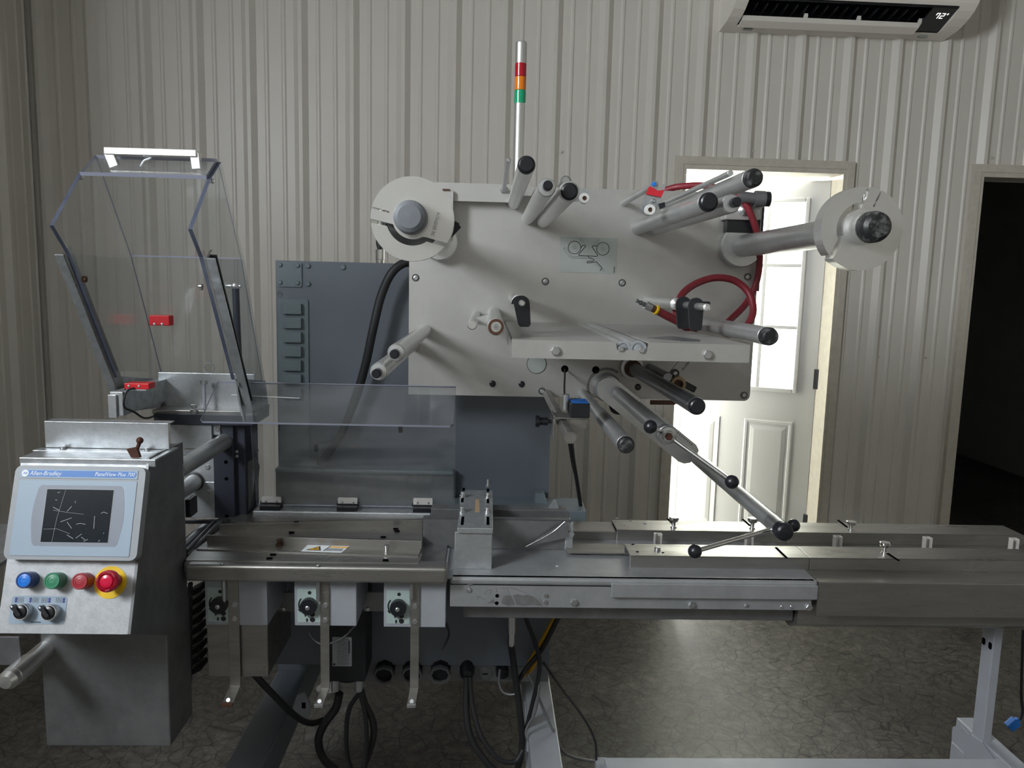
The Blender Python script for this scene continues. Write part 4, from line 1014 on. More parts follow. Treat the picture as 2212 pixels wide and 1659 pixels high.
# inner plates
zpoly([(462, 1155), (912, 1168), (913, 1136), (474, 1146)], ZB - 0.002, ZB + 0.0005, 'inner_deck')
a, b = atz(474, 1147, ZB), atz(914, 1137, ZB)
part(MB().bar(a + Vector((0, 0, .008)), b + Vector((0, 0, .008)), 0.004, 0.017), 'guide_rail', M['stain'], be, bevel=0.0006)
zpoly([(482, 1128), (914, 1120), (914, 1112), (520, 1111)], ZB - 0.001, ZB + 0.003, 'rear_deck', 'stain')
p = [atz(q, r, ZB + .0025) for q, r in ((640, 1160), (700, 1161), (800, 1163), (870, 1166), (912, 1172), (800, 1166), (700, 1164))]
part(MB().prism([(v.x, v.y) for v in p], 'z', ZB + 0.0008, ZB + .0012), 'deck_gap_shade', M['hole'], be)  # thin black sheet laid on the deck for the shade inside the gap
# rear hinge ledge
zl = ZB + 0.012
P0, P1 = atz(548, 1101, zl), atz(932, 1107, zl)
part(MB().box(P0.x, P1.x, P0.y - 0.01, P0.y + 0.055, ZB - 0.01, zl), 'hinge_ledge', M['galv'], be, bevel=0.003)
LEDGE_Y, LEDGE_Z = P0.y, zl
for px, py in ((480, 1228 - 9), (687, 1223), (588, 1115), (755, 1115), (872, 1199), (833, 1197)):
    p = atz(px, py, ZB); fastener('btn', (p.x, p.y, ZB + .0008), 0.0042, be, 'zinc', 'z', 'screw')
for px, py in ((582, 1206), (590, 1198), (833, 1210), (626, 1168), (630, 1150), (640, 1128), (855, 1142), (858, 1147), (828, 1160)):
    p = atz(px, py, ZB + .003); part(MB().box(p.x - .006, p.x + .006, p.y - .0022, p.y + .0022, ZB + .0012, ZB + .0045), 'slot', M['hole'], be)
p = atz(603, 1178, zg); part(MB().lathe((p.x, p.y, zg), (0, 0, 1), [(0, 0.007), (0.004, 0.007), (0.004, 0.0035), (0.010, 0.0035), (0.010, 0.0055), (0.013, 0.0055)], 14), 'clamp_screw', M['brown'], be)
p = atz(835, 1190, zg); part(MB().lathe((p.x, p.y, zg), (0, 0, 1), [(0, 0.0045), (0.006, 0.0045), (0.006, 0.0055), (0.013, 0.0055)], 12), 'clamp_screw', M['chrome'], be)
# hot surface sticker
zs = zg + 0.0006
c0, c1, c2, c3 = atz(651, 1190, zs), atz(738, 1193, zs), atz(755, 1180, zs), atz(664, 1177, zs)
stk = part(MB().prism([(v.x, v.y) for v in (c0, c1, c2, c3)], 'z', zg - .0002, zs), 'hot_surface_sticker', M['white_ink'], be, 'white sticker with amber hot surface triangle')
ux = (c1 - c0).normalized(); uy = (c3 - c0); uy = (uy - ux * uy.dot(ux)).normalized(); sw = (c1 - c0).length; shh = (c3 - c0).dot(uy)
Ms = fr(c0 + Vector((0, 0, .0003)), ux, uy, (0, 0, 1))
def st2(poly, nm, m): part(MB().prism(poly, 'z', 0, .0004).xf(Ms), nm, M[m], stk)
st2([(sw * .10, shh * .14), (sw * .46, shh * .14), (sw * .36, shh * .84)], 'triangle_border', 'black_ink')
part(MB().prism([(sw * .15, shh * .2), (sw * .42, shh * .2), (sw * .345, shh * .70)], 'z', .0003, .0006).xf(Ms), 'triangle_field', M['amber_ink'], stk)
for i in range(3):
    x = sw * (.275 + .045 * i); part(MB().box(x, x + sw * .014, shh * .26, shh * .50, .0005, .0009).xf(Ms), 'heat_wave', M['black_ink'], stk)
st2([(sw * .53, shh * .10), (sw * .545, shh * .10), (sw * .62, shh * .92), (sw * .605, shh * .92)], 'divider', 'black_ink')
st2([(sw * .62, shh * .68), (sw * 1.06, shh * .68), (sw * 1.09, shh * .86), (sw * .635, shh * .86)], 'amber_band', 'amber_ink')
for i in range(3): st2([(sw * .58, shh * (.16 + .15 * i)), (sw * .98, shh * (.16 + .15 * i)), (sw * .98, shh * (.22 + .15 * i)), (sw * .58, shh * (.22 + .15 * i))], 'print_line', 'grey_ink')

# ---- drive boxes, dials and pull straps below the bench
HY = 1.572
def drive_box(i, x0, x1, y1, xs, straps, rust=False):
    zt_b = zap + 0.012
    a = at(x0, 1300, HY); b = at(x1, 1300, HY); zb = at((x0 + x1) / 2, y1, HY).z
    t = thing('dial_gearbox', ['grey gearbox with dial above the long steel cover', 'grey gearbox with dial in front of the black motor', 'grey gearbox with dial beside the infeed table'][i], 'gearbox', ((a.x + b.x) / 2, HY + 0.06, zb), 'dial gearboxes under the bench')
    part(MB().box(a.x, b.x, HY, HY + 0.16, zb, zt_b), 'housing', M['leg'], t, bevel=0.0015)
    dw = 0.049; d0 = a.x + 0.006; z1 = at(x0, 1268 + 3.5 * i, HY).z; z0 = zb + 0.008
    dp = part(MB().prism(rrect(d0, d0 + dw, z0, z1, 0.003), 'y', HY - 0.0012, HY + .001), 'dial_plate', M['dial'], t, 'mint dial plate with black arrow')
    cx = d0 + dw * .52; cz = z0 + (z1 - z0) * .52
    kn = part(MB().lathe((cx, HY - .001, cz), (0, -1, 0), [(0, 0.0175), (0.012, 0.0175), (0.014, 0.016), (0.0145, 0.006)], 32), 'dial_knob', M['black'], t)
    part(MB().prism([(cx - .010, cz - .013), (cx - .001, cz - .0165), (cx - .0065, cz - .0225)], 'y', HY - .011, HY - .003), 'pointer', M['black'], kn)
    part(MB().lathe((cx - .0005, HY - .015, cz - .0005), (0, -1, 0), [(0, 0.0052), (0.002, 0.0048), (0.003, 0.003)], 18), 'knob_screw', M['zinc'], kn)
    pr = MB()
    for cx_, cz_, r_ in ((cx + .0065, cz - .0205, .0055), (cx + .0065, cz - .0325, .0055), (cx + .001, cz + .0275, .0038)):
        pr.lathe((cx_, HY - .0010, cz_), (0, -1, 0), [(0, r_), (0.0006, r_)], 20)
    pr.prism([(cx - .0065, cz - .0375), (cx - .0035, cz - .0375), (cx - .0035, cz - .0335), (cx - .0018, cz - .0335), (cx - .005, cz - .0285), (cx - .0082, cz - .0335), (cx - .0065, cz - .0335)], 'y', HY - .0016, HY - .001)
    A = [(cx + .0235 * math.cos(math.radians(q)), cz + .0235 * math.sin(math.radians(q))) for q in range(140, 206, 8)]
    B = [(cx + .0205 * math.cos(math.radians(q)), cz + .0205 * math.sin(math.radians(q))) for q in range(204, 139, -8)]
    pr.prism(A + B, 'y', HY - .0016, HY - .001)
    pr.prism([(cx - .0245, cz - .0095), (cx - .0165, cz - .0095), (cx - .0185, cz - .0165)], 'y', HY - .0016, HY - .001)
    part(pr, 'dial_print', M['black_ink'], dp)
    # hanging pin
    px = xs[0]; p = at(px, 1280, HY - .006); pb = at(px, 1299 - 6 * (i == 2), HY - .006)
    part(MB().rod((p.x, HY - .010, zt_b), (p.x, HY - .010, pb.z), 0.0042), 'hanging_pin', M['zinc'], t)
    # pull strap
    sx0, sx1 = at(xs[1], 1400, HY - .004).x, at(xs[2], 1400, HY - .004).x
    zk = at(xs[1], straps[0], HY - .004).z
    zz = zt_b
    e = at(straps[1], straps[2], HY - 0.06)
    w = (sx1 - sx0); cxs = (sx0 + sx1) / 2
    ex = at(straps[1], straps[2], HY - .055).x
    sm = MB().box(sx0, sx1, HY - .004, HY, zk, zz)
    t3 = 0.004
    A = [(sx0, HY - .004, zk), (sx1, HY - .004, zk), (sx1, HY, zk + .002), (sx0, HY, zk + .002)]
    k_ = Vector((ex - cxs, -0.052, (e.z - zk)))
    sm._add([Vector(q) for q in A] + [Vector(q) + k_ for q in A], [(0, 1, 2, 3), (7, 6, 5, 4), (0, 4, 5, 1), (1, 5, 6, 2), (2, 6, 7, 3), (3, 7, 4, 0)])
    stp = part(sm, 'pull_strap', M['stain'], t, bevel=0.0008)
    ez = zk + k_.z
    part(MB().box(sx0 + k_.x, sx1 + k_.x, HY - .060, HY - .054, ez - .006, ez + .002), 'strap_lip', M['brown' if i == 0 else 'zinc'], stp, bevel=0.001)
    part(MB().lathe((cxs + k_.x * .82, HY - .047, zk + k_.z * .80), (0, -0.8, 0.6), [(0, 0.0055), (0.005, 0.0055), (0.006, 0.004)], 14), 'strap_screw', M['zinc'], stp)
    for py in (1306 + 2 * i, 1337 + 3 * i):
        p = at((xs[1] + xs[2]) / 2 + 1, py, HY - .005); fastener('hex', (p.x, HY - .0035, p.z), 0.0058, t)
    return t, a.x, b.x, zb
g1, *_ = drive_box(0, 443, 577, 1351, (485, 494.5, 517.5), (1482, 492, 1522))
g2, *_ = drive_box(1, 636, 770, 1352, (688, 692, 711.5), (1488, 689, 1524))
g3, *_ = drive_box(2, 829, 963, 1355, (889, 886, 905), (1488, 889, 1524))
# long steel cover below the first gearbox
a = at(447, 1400, HY + .005); b = at(578, 1400, HY + .005); z0 = at(500, 1462, HY + .005).z
lc = part(MB().box(a.x, b.x, HY + .006, HY + .20, z0, at(500, 1352, HY).z + .004), 'lower_cover', M['stain'], g1, bevel=0.002)
# cross straps between the gearboxes
CS = 1.70
for q0, q1, px in ((602, 642, 612), (785, 832, 795)):
    a = at(q0, 1280, CS); b = at(q1, 1321, CS)
    o = part(MB().box(a.x, b.x, CS, CS + .006, b.z, a.z), 'mounting_strip', M['galv_dk'], be, bevel=0.0008)
    p = at(px, 1316, CS); fastener('btn', (p.x, CS, p.z), 0.0055, be, 'zinc', '-y', 'screw')
part(MB().box(bx0 + .04, bx1 - .01, BY + .045, 1.9, zap + .012, ZB - .021), 'under_frame', M['galv_dk'], be)

# ---- drive motor
MY = 1.76
m0, m1 = at(703, 1400, MY).x, at(790, 1400, MY).x
mz1, mz0 = at(745, 1345, MY).z, at(745, 1482, MY).z
mo = thing('drive_motor', 'black servo motor with white rating plate under the bench', 'motor', ((m0 + m1) / 2, MY + .05, mz0))
part(MB().prism(rrect(m0, m1, mz0 + 0.012, mz1 + .06, 0.008), 'y', MY, MY + 0.10), 'motor_body', M['blackbox'], mo, bevel=0.004)
part(MB().lathe(((m0 + m1) / 2, MY + .05, mz0), (0, 0, 1), [(0, 0.036), (0.03, 0.042)], 24), 'end_bell', M['blackbox'], mo)
part(MB().cyl((m0 - .02, MY + .06, mz1 + .03), (m1 - .01, MY + .06, mz1 + .03), 0.035, seg=24), 'coupling_drum', M['rubber'], mo)
l0, l1 = at(718, 1400, MY).x, at(760, 1400, MY).x; lz1, lz0 = at(740, 1376, MY).z, at(740, 1439, MY).z
rp = part(MB().prism(rrect(l0, l1, lz0, lz1, 0.002), 'y', MY - .0008, MY + .001), 'rating_plate', M['bezel'], mo)
random.seed(4)
for i in range(7):
    x = l0 + (l1 - l0) * (.28 + .09 * i); mb = MB(); z = lz0 + .004
    while z < lz1 - .006:
        h = random.uniform(.004, .012); mb.box(x, x + .0012, MY - .0014, MY - .0006, z, min(z + h, lz1 - .003)); z += h + .0025
    part(mb, 'print_line', M['grey_ink'], rp)
mb = MB(); z = lz0 + .034
while z < lz1 - .01: mb.box(l1 - .0085, l1 - .0045, MY - .0014, MY - .0006, z, z + .0012); z += .0021
part(mb, 'bar_code', M['black_ink'], rp)
part(MB().lathe((l0 + .0045, MY - .0006, lz0 + .005), (0, -1, 0), [(0, 0.0026), (.0008, 0.0026)], 16), 'maker_mark', M['black_ink'], rp)
for px in (724, 775):
    p = at(px, 1487, MY + .03); part(MB().cyl((p.x, MY + .03, mz0 + .006), (p.x, MY + .03, mz0 - .028), 0.010, seg=16), 'cable_gland', M['zinc'], mo)

# ------------------------------------------------------------------ loose cables under the machine
def cable(label, pts, r, m='rubber', name='cable', group=None):
    o = part(MB().tube([at(*p) for p in pts], r, 10, 6), name, M[m]); return tag(o, label, 'cable', group)
cable('thick black motor cable looping below the strap in the middle', [(733, 1498, 1.79), (725, 1530, 1.80), (700, 1565, 1.82), (688, 1600, 1.84), (700, 1640, 1.86), (745, 1680, 1.88)], 0.0105)
cable('black cable hanging straight beside the motor loop', [(778, 1495, 1.79), (755, 1530, 1.80), (748, 1580, 1.82), (752, 1640, 1.84), (770, 1690, 1.85)], 0.0058)
cable('black double cable bulging to the gland nuts below the motor', [(780, 1492, 1.79), (788, 1520, 1.80), (806, 1560, 1.81), (805, 1600, 1.82), (785, 1660, 1.83), (775, 1700, 1.84)], 0.0085)
cable('thin black cable dropping from the motor gland', [(777, 1495, 1.785), (788, 1540, 1.79), (792, 1600, 1.80), (786, 1670, 1.81)], 0.0055)
cable('black cable slanting from the long steel cover to the motor loop', [(512, 1415, 1.68), (545, 1452, 1.69), (590, 1500, 1.72), (640, 1548, 1.80), (672, 1562, 1.86), (700, 1555, 1.90)], 0.0078)
cable('thick black cable hanging in a deep loop from the round gland', [(1008, 1462, 1.89), (1007, 1530, 1.87), (1016, 1590, 1.85), (1050, 1645, 1.84), (1100, 1690, 1.84)], 0.0085)
cable('black cable hanging in the inner loop from the round gland', [(1015, 1462, 1.885), (1022, 1530, 1.865), (1040, 1590, 1.845), (1075, 1638, 1.835), (1112, 1645, 1.84), (1130, 1620, 1.85)], 0.0065)
cable('thick black conduit hanging from the chrome fitting under the infeed table', [(1104, 1392, 1.86), (1112, 1450, 1.87), (1122, 1530, 1.88), (1128, 1600, 1.89), (1118, 1660, 1.90), (1100, 1690, 1.9)], 0.0088)
cable('black cable crossing the yellow wires under the infeed table', [(1132, 1325, 1.83), (1160, 1400, 1.86), (1165, 1450, 1.87), (1150, 1520, 1.88), (1135, 1580, 1.89)], 0.0055)
cable('yellow wire strung down the corner of the blue grey cabinet', [(1205, 1322, 1.87), (1168, 1390, 1.89), (1145, 1430, 1.90), (1128, 1462, 1.91)], 0.0062, 'yellow_cable')
cable('short yellow wire beside the longer yellow wire', [(1196, 1335, 1.88), (1160, 1425, 1.90), (1138, 1458, 1.91)], 0.0050, 'yellow_cable')
cable('black cable lying against the yellow wires', [(1212, 1322, 1.86), (1172, 1400, 1.88), (1140, 1440, 1.885), (1120, 1470, 1.89)], 0.0062)
cable('thin grey wire looping across the pale floor beam', [(1155, 1395, 1.90), (1165, 1450, 1.88), (1158, 1530, 1.86), (1136, 1580, 1.85), (1152, 1610, 1.84), (1215, 1658, 1.84)], 0.0034, 'galv_dk')
cable('thin pale wire falling to the small grey clamp', [(1140, 1455, 1.89), (1165, 1510, 1.88), (1195, 1580, 1.87), (1225, 1630, 1.86), (1290, 1645, 1.86)], 0.0034, 'galv_dk')
cable('thin dark wire bowing out over the cracked floor to the clamp', [(1173, 1430, 1.93), (1215, 1490, 1.90), (1260, 1550, 1.88), (1285, 1600, 1.87), (1288, 1645, 1.86)], 0.0032)
cable('short black wire end dangling beside the third gearbox', [(958, 1335, 1.66), (966, 1352, 1.66), (970, 1370, 1.67), (962, 1390, 1.67), (953, 1403, 1.67)], 0.0026)
cable('thin green wire sagging below the second gearbox', [(668, 1365, 1.70), (676, 1380, 1.69), (700, 1392, 1.68), (740, 1378, 1.69), (766, 1352, 1.70)], 0.0028, 'galv_dk')
cable('grey wire hooked round the small gland at the cabinet corner', [(1080, 1446, 1.905), (1078, 1475, 1.90), (1088, 1496, 1.895), (1110, 1500, 1.89), (1122, 1490, 1.89)], 0.0036, 'galv_dk')
c = at(1298, 1648, 1.86); o = part(MB().box(c.x - .015, c.x + .015, 1.845, 1.875, c.z - .05, c.z + .008), 'cable_clamp', M['bezel'], bevel=0.003); tag(o, 'small grey clamp holding two thin wires', 'clamp')
p0, p1 = at(1102, 1350, 1.86), at(1104, 1395, 1.86)
o = part(MB().lathe((p1.x, 1.86, p1.z), (0, 0, 1), [(0, 0.008), (0.008, 0.011), (0.034, 0.011), (0.035, 0.013), (0.12, 0.013)], 18), 'conduit_fitting', M['chrome']); tag(o, 'chrome conduit fitting under the infeed table', 'pipe fitting')
cable('paired black cables dropping behind the photo eye bar', [(1234, 950, 1.75), (1240, 1000, 1.9), (1248, 1050, 2.02), (1256, 1105, 2.1)], 0.0055)
cable('thin black cable beside the photo eye drop', [(1229, 955, 1.75), (1236, 1000, 1.9), (1243, 1030, 1.98)], 0.003)
cable('black cable bowed behind the lower edge of the film plate', [(1318, 868, 2.06), (1325, 888, 2.05), (1348, 890, 2.05), (1385, 872, 2.06)], 0.0055)
# ------------------------------------------------------------------ operator console
PA = at(150, 1210, 1.345); PB = at(170, 1006, 1.40)
pv_ = Vector((0, PB.y - PA.y, PB.z - PA.z)).normalized(); pu_ = Vector((1, 0, 0)); pn_ = pu_.cross(pv_).normalized()
SH = PA - pn_ * 0.020           # the sheet metal face lies behind the screen bezel
def onp(px, py, off=0.0):       # off: height over the sheet metal face
    p = onplane(px, py, SH + pn_ * off, pn_) - SH; return p.dot(pu_), p.dot(pv_)
def PF(off=0.0): return fr(SH + pn_ * off, pu_, pv_, pn_)
co = thing('operator_console', 'grey operator console with touch screen, coloured buttons and selector knobs', 'control panel', at(230, 1610, 1.5))
u1 = onp(288, 1300)[0]; vb = onp(150, 1369)[1]; vt = onp(180, 992)[1]; u0_ = onp(15, 1217)[0]
XR_ = (SH + pu_ * u1).x; XLc = (SH + pu_ * u0_).x
def sp(v, off=0): q = SH + pv_ * v + pn_ * off; return (q.y, q.z)
yb1 = 1.575
ztop = sp(vt)[1]
side = [sp(vb), sp(vt), (yb1, ztop), (yb1, at(358, 1372, 1.487).z - .02), (1.487, at(358, 1372, 1.487).z)]
part(MB().prism(side, 'x', XLc + .003, XR_ - .003), 'housing', M['galv_dk'], co, bevel=0.002)
fp = MB().prism([(u0_, vb), (u1, vb), (u1, vt), (u0_, vt)], 'z', -0.003, 0.0012).xf(PF()); part(fp, 'face_sheet', M['face'], co, bevel=0.002)
# side cheek plate
cheek = [sp(vb, .002), sp(vt + .004, .002), (sp(vt)[0] + .03, ztop + .006), (yb1 + .005, ztop + .002), (yb1 + .005, at(358, 1372, 1.487).z - .03), (1.487, at(358, 1372, 1.487).z)]
part(MB().prism(cheek, 'x', XR_ - .003, XR_ + .002), 'side_cheek', M['galv_dk'], co, bevel=0.0008)
# lower box
LY = 1.485
lb0, lb1 = at(89, 1420, LY).x, at(362, 1420, LY).x
part(MB().box(lb0, lb1, LY, LY + 0.12, at(230, 1612, LY).z, at(358, 1372, 1.487).z + .03), 'lower_box', M['galv_dk'], co, bevel=0.003)
# splash plate on top with flange
SY = 1.50
s0, s1 = at(97, 950, SY).x, at(365, 950, SY).x; sz1, sz0 = at(230, 912, SY).z, ztop + .004
part(MB().box(s0, s1, SY, SY + .003, sz0, sz1).box(s0, s1, SY, SY + .03, sz1 - .003, sz1), 'splash_plate', M['galv'], co, bevel=0.0012)
part(MB().box(s0 - .012, s1 - .01, SY - .022, SY + .003, sz0 - .004, sz0 - .001), 'splash_flange', M['galv'], co, bevel=0.0008)
t0, t1 = at(57, 992, 1.44).x, at(345, 992, 1.44).x
part(MB().prism([(sp(vt)[0] - .004, ztop + .0025), (SY + .03, ztop + .0025), (SY + .03, ztop - .001), (sp(vt)[0] - .001, ztop - .001), (sp(vt)[0] - .001, ztop - .012), (sp(vt)[0] - .004, ztop - .012)], 'x', t0, t1), 'top_sheet', M['galv'], co, bevel=0.002)
for px in (136, 318):
    p = at(px, 978, SY - .01); part(MB().lathe((p.x, SY - .008, sz0 - .001), (0, 0, 1), [(0, 0.0055), (0.005, 0.0055), (0.006, 0.004)], 6), 'flange_nut', M['zinc'], co)
# rusty wing latch
p = at(293, 990, 1.43); p.z = ztop + .010; q = p + Vector((.009, 0, .026))
lt = part(MB().prism([(p.x - .014, p.z + .010), (p.x + .004, p.z + .014), (p.x + .010, p.z - .006), (p.x - .006, p.z - .006)], 'y', 1.425, 1.433), 'wing_latch', M['rust'], co, bevel=0.001)
part(MB().tube([(p.x + .002, 1.429, p.z + .008), (p.x + .006, 1.43, p.z + .016), (q.x, 1.43, q.z)], 0.0035, 8).sphere((q.x, 1.43, q.z), 0.0065, 14, 8), 'latch_ball', M['rust'], lt)
# ---- touch screen terminal
hm = part(MB(), 'touch_terminal', M['bezel'], co) if False else None
BT = 0.020
a_ = onp(34, 1006, BT); b_ = onp(319, 1008, BT); c_ = onp(291, 1215, BT); d_ = onp(7, 1205, BT)
hu0, hu1 = (a_[0] + d_[0]) / 2, (b_[0] + c_[0]) / 2; hv0, hv1 = (c_[1] + d_[1]) / 2, (a_[1] + b_[1]) / 2
hm = part(MB().prism(rrect(hu0, hu1, hv0, hv1, 0.013), 'z', 0.0, BT).xf(PF()), 'touch_terminal', M['bezel'], co, 'pale grey touch screen terminal with blue name band', bevel=0.006, seg=4)
def HP(fx, fy): return hu0 + (hu1 - hu0) * fx, hv0 + (hv1 - hv0) * fy
def hrect(fx0, fx1, fy0, fy1, off, t, nm, m, r=0.0):
    x0, y0 = HP(fx0, fy0); x1, y1 = HP(fx1, fy1)
    poly = rrect(x0, x1, y0, y1, r) if r else [(x0, y0), (x1, y0), (x1, y1), (x0, y1)]
    return part(MB().prism(poly, 'z', 0, t).xf(PF(off)), nm, M[m], hm)
hrect(.040, .945, .040, .845, BT - .0004, .0010, 'overlay_outline', 'overlay2', .002)
hrect(.0425, .9425, .043, .842, BT + .0002, .0008, 'overlay', 'overlay', .002)
hrect(.040, .945, .862, .965, BT - .0004, .0010, 'name_plate_outline', 'overlay2', .002)
hrect(.0425, .9425, .865, .962, BT + .0002, .0008, 'name_plate', 'overlay', .002)
hrect(.053, .932, .880, .948, BT + .0008, .0005, 'blue_band', 'blueband', (hv1 - hv0) * .033)
x0, y0 = HP(.20, .145); x1, y1 = HP(.845, .790); bu = 0.012
poly = rrect(x0, x1, y0, y1, .006)
n_ = len(poly)
sc = [(x0 + .004, y0), (x1 - .004, y0), (x1, y0 + .004)] + [(x1 + .006 * math.sin(math.pi * i / 8), y0 + .006 + (y1 - y0 - .012) * i / 8) for i in range(9)] + [(x1 - .004, y1), (x0 + .004, y1)] + [(x0 - .006 * math.sin(math.pi * i / 8), y1 - .006 - (y1 - y0 - .012) * i / 8) for i in range(9)]
part(MB().prism(sc, 'z', 0, .0006).xf(PF(BT + .0007)), 'screen_surround', M['overlay2'], hm)
hrect(.262, .778, .180, .752, BT + .0010, .0006, 'screen_rim', 'bezel')
hrect(.267, .773, .186, .746, BT + .0012, .0007, 'screen', 'screen')
sx0, sy0 = HP(.267, .186); sx1, sy1 = HP(.773, .746); SW, SHh = sx1 - sx0, sy1 - sy0
scr_mb = MB()
random.seed(11)
def scratch(pts, w=.0005):
    for (a, b), (c, d) in zip(pts, pts[1:]):
        scr_mb.bar((sx0 + a * SW, sy0 + b * SHh, .0021), (sx0 + c * SW, sy0 + d * SHh, .0021), w, .0003, up=(0, 0, 1))
scratch([(.28, 1.0), (.20, .45), (.17, .0)], .0004); scratch([(.13, .60), (.35, .56), (.60, .53)], .0004); scratch([(.02, .24), (.22, .25), (.42, .16)], .0004)
for pts in ([(.26, .38), (.42, .46)], [(.34, .58), (.40, .68)], [(.50, .34), (.56, .36), (.64, .34)], [(.85, .55), (.89, .58), (.95, .55)], [(.36, .38), (.44, .26)], [(.60, .10), (.66, .05)], [(.64, .02), (.70, .06)], [(.38, .14), (.48, .07)], [(.86, .02), (.88, .05)], [(.92, .17), (.93, .19)], [(.76, .50), (.77, .26)], [(.44, .78), (.45, .74)], [(.14, .80), (.17, .79)], [(.16, .93), (.20, .95)], [(.52, .08), (.60, .16)], [(.12, .66), (.22, .60)]):
    scratch(pts, .0008)
scr_mb.xf(PF(BT)); part(scr_mb, 'scratches', M['scratch'], hm)
tx, ty = HP(.115, .914); text('Allen-Bradley', .0112, M['white_ink'], PF(BT + .0014) @ Matrix.Translation((tx, ty, 0)), hm, 'lettering', .25, 'LEFT', .0002, .92)
tx, ty = HP(.920, .914); text('PanelView Plus 700', .0100, M['white_ink'], PF(BT + .0014) @ Matrix.Translation((tx, ty, 0)), hm, 'lettering', .25, 'RIGHT', .0002, .92)
tx, ty = HP(.082, .914); part(MB().lathe((0, 0, 0), (0, 0, 1), [(0, .0062), (.0005, .0062)], 24).xf(PF(BT + .0012) @ Matrix.Translation((tx, ty, 0))), 'round_emblem', M['white_ink'], hm)
text('AB', .0062, M['blueband'], PF(BT + .0019) @ Matrix.Translation((tx, ty, 0)), hm, 'emblem_letters', .1, 'CENTER', .0001)

# ---- push buttons, emergency stop, selectors
def lp(px, py, off): u, v = onp(px, py, off); return Vector((u, v, 0))
def lath(c, prof, nm, m, par, seg=32): return part(MB().lathe(c, (0, 0, 1), prof, seg).xf(PF()), nm, M[m], par)
def button(px, py, r_px, ring, lens, nm, lab):
    h = 0.026; c = lp(px, py, h); r = r_px * 1.315 / F_PX
    b = lath(c, [(0, r * 1.03), (h * .55, r * 1.03), (h * .6, r), (h * .94, r), (h, r * .93), (h, r * .78), (h - .002, r * .74)], nm, ring, co)
    b['label'] = lab
    lath(c, [(h - .004, r * .78), (h - .001, r * .76), (h - .0005, r * .52), (h - .0012, r * .48), (h - .0008, r * .3)], 'button_lens', lens, b)
    return b
button(50.5, 1253.5, 17.8, 'blue_ring', 'blue_btn', 'push_button', 'blue push button')
button(111, 1255, 18, 'green_btn', 'green_btn', 'push_button', 'green push button')
button(171, 1256, 18, 'red_btn', 'red_btn', 'push_button', 'dull red push button')
c = lp(238, 1258, 0.002); R_ = 36 * 1.32 / F_PX
yd = part(MB().lathe(c, (0, 0, 1), [(0, R_), (.0022, R_)], 40).xf(PF()), 'yellow_disc', M['yellow'], co)
c = lp(229, 1256, 0.038); r = 24.5 * 1.305 / F_PX
es = lath(c, [(0, r * .62), (.02, r * .62), (.022, r * .9), (.026, r), (.032, r), (.036, r * .93), (.038, r * .72), (.036, r * .60)], 'emergency_stop', 'estop_dk', co); es['label'] = 'red emergency stop mushroom on yellow disc'
lath(c, [(.034, r * .62), (.038, r * .56), (.039, r * .3)], 'stop_centre', 'estop', es)
lath(c, [(.0321, r * 1.005), (.0345, r * .985)], 'stop_rim', 'estop', es)
for k_ in range(3):
    a0 = math.radians(30 + 120 * k_); mb = MB()
    A = [(c.x + r * .88 * math.cos(a0 + t * .1), c.y + r * .88 * math.sin(a0 + t * .1)) for t in range(6)] + [(c.x + r * .76 * math.cos(a0 + t * .1), c.y + r * .76 * math.sin(a0 + t * .1)) for t in range(5, -1, -1)]
    part(mb.prism(A, 'z', .0372, .0382).xf(PF()), 'release_arrow', M['red_btn'], es)
q = [onp(28, 1286.5, .001), onp(147, 1288, .001), onp(138, 1349, .001), onp(17, 1347, .001)]
su0, su1, sv0, sv1 = (q[0][0] + q[3][0]) / 2, (q[1][0] + q[2][0]) / 2, (q[2][1] + q[3][1]) / 2, (q[0][1] + q[1][1]) / 2
sp_ = part(MB().prism(rrect(su0, su1, sv0, sv1, .006), 'z', .0008, .0020).xf(PF()), 'selector_plate', M['overlay'], co)
def seg8(u, v, h, m, solid=False):
    mb = MB(); r = h * .26
    for dv in (-h * .25, h * .25):
        if solid: mb.lathe((u, v + dv, 0), (0, 0, 1), [(0, r * 1.05), (.0005, r * 1.05)], 14)
        else:
            n = 12; P = [(u + r * .9 * math.cos(math.tau * i / n), v + dv + r * math.sin(math.tau * i / n), .0003) for i in range(n + 1)]
            for a, b in zip(P, P[1:]): mb.bar(a, b, .0006, .0004, up=(0, 0, 1))
    part(mb.xf(PF(.0019)), 'digit_mark', M[m], sp_)
for fx, s in ((.085, 1), (.14, 0), (.20, 0), (.345, 1), (.405, 0), (.465, 0), (.565, 0), (.625, 0), (.685, 1), (.825, 0), (.885, 0), (.945, 1)):
    seg8(su0 + (su1 - su0) * fx, sv0 + (sv1 - sv0) * .85, .0085, 'blue_ink' if s else 'grey_ink', bool(s))
part(MB().box(su0 + (su1 - su0) * .40, su0 + (su1 - su0) * .58, sv0 + (sv1 - sv0) * .055, sv0 + (sv1 - sv0) * .085, 0, .0004).xf(PF(.0019)), 'plate_print', M['black_ink'], sp_)
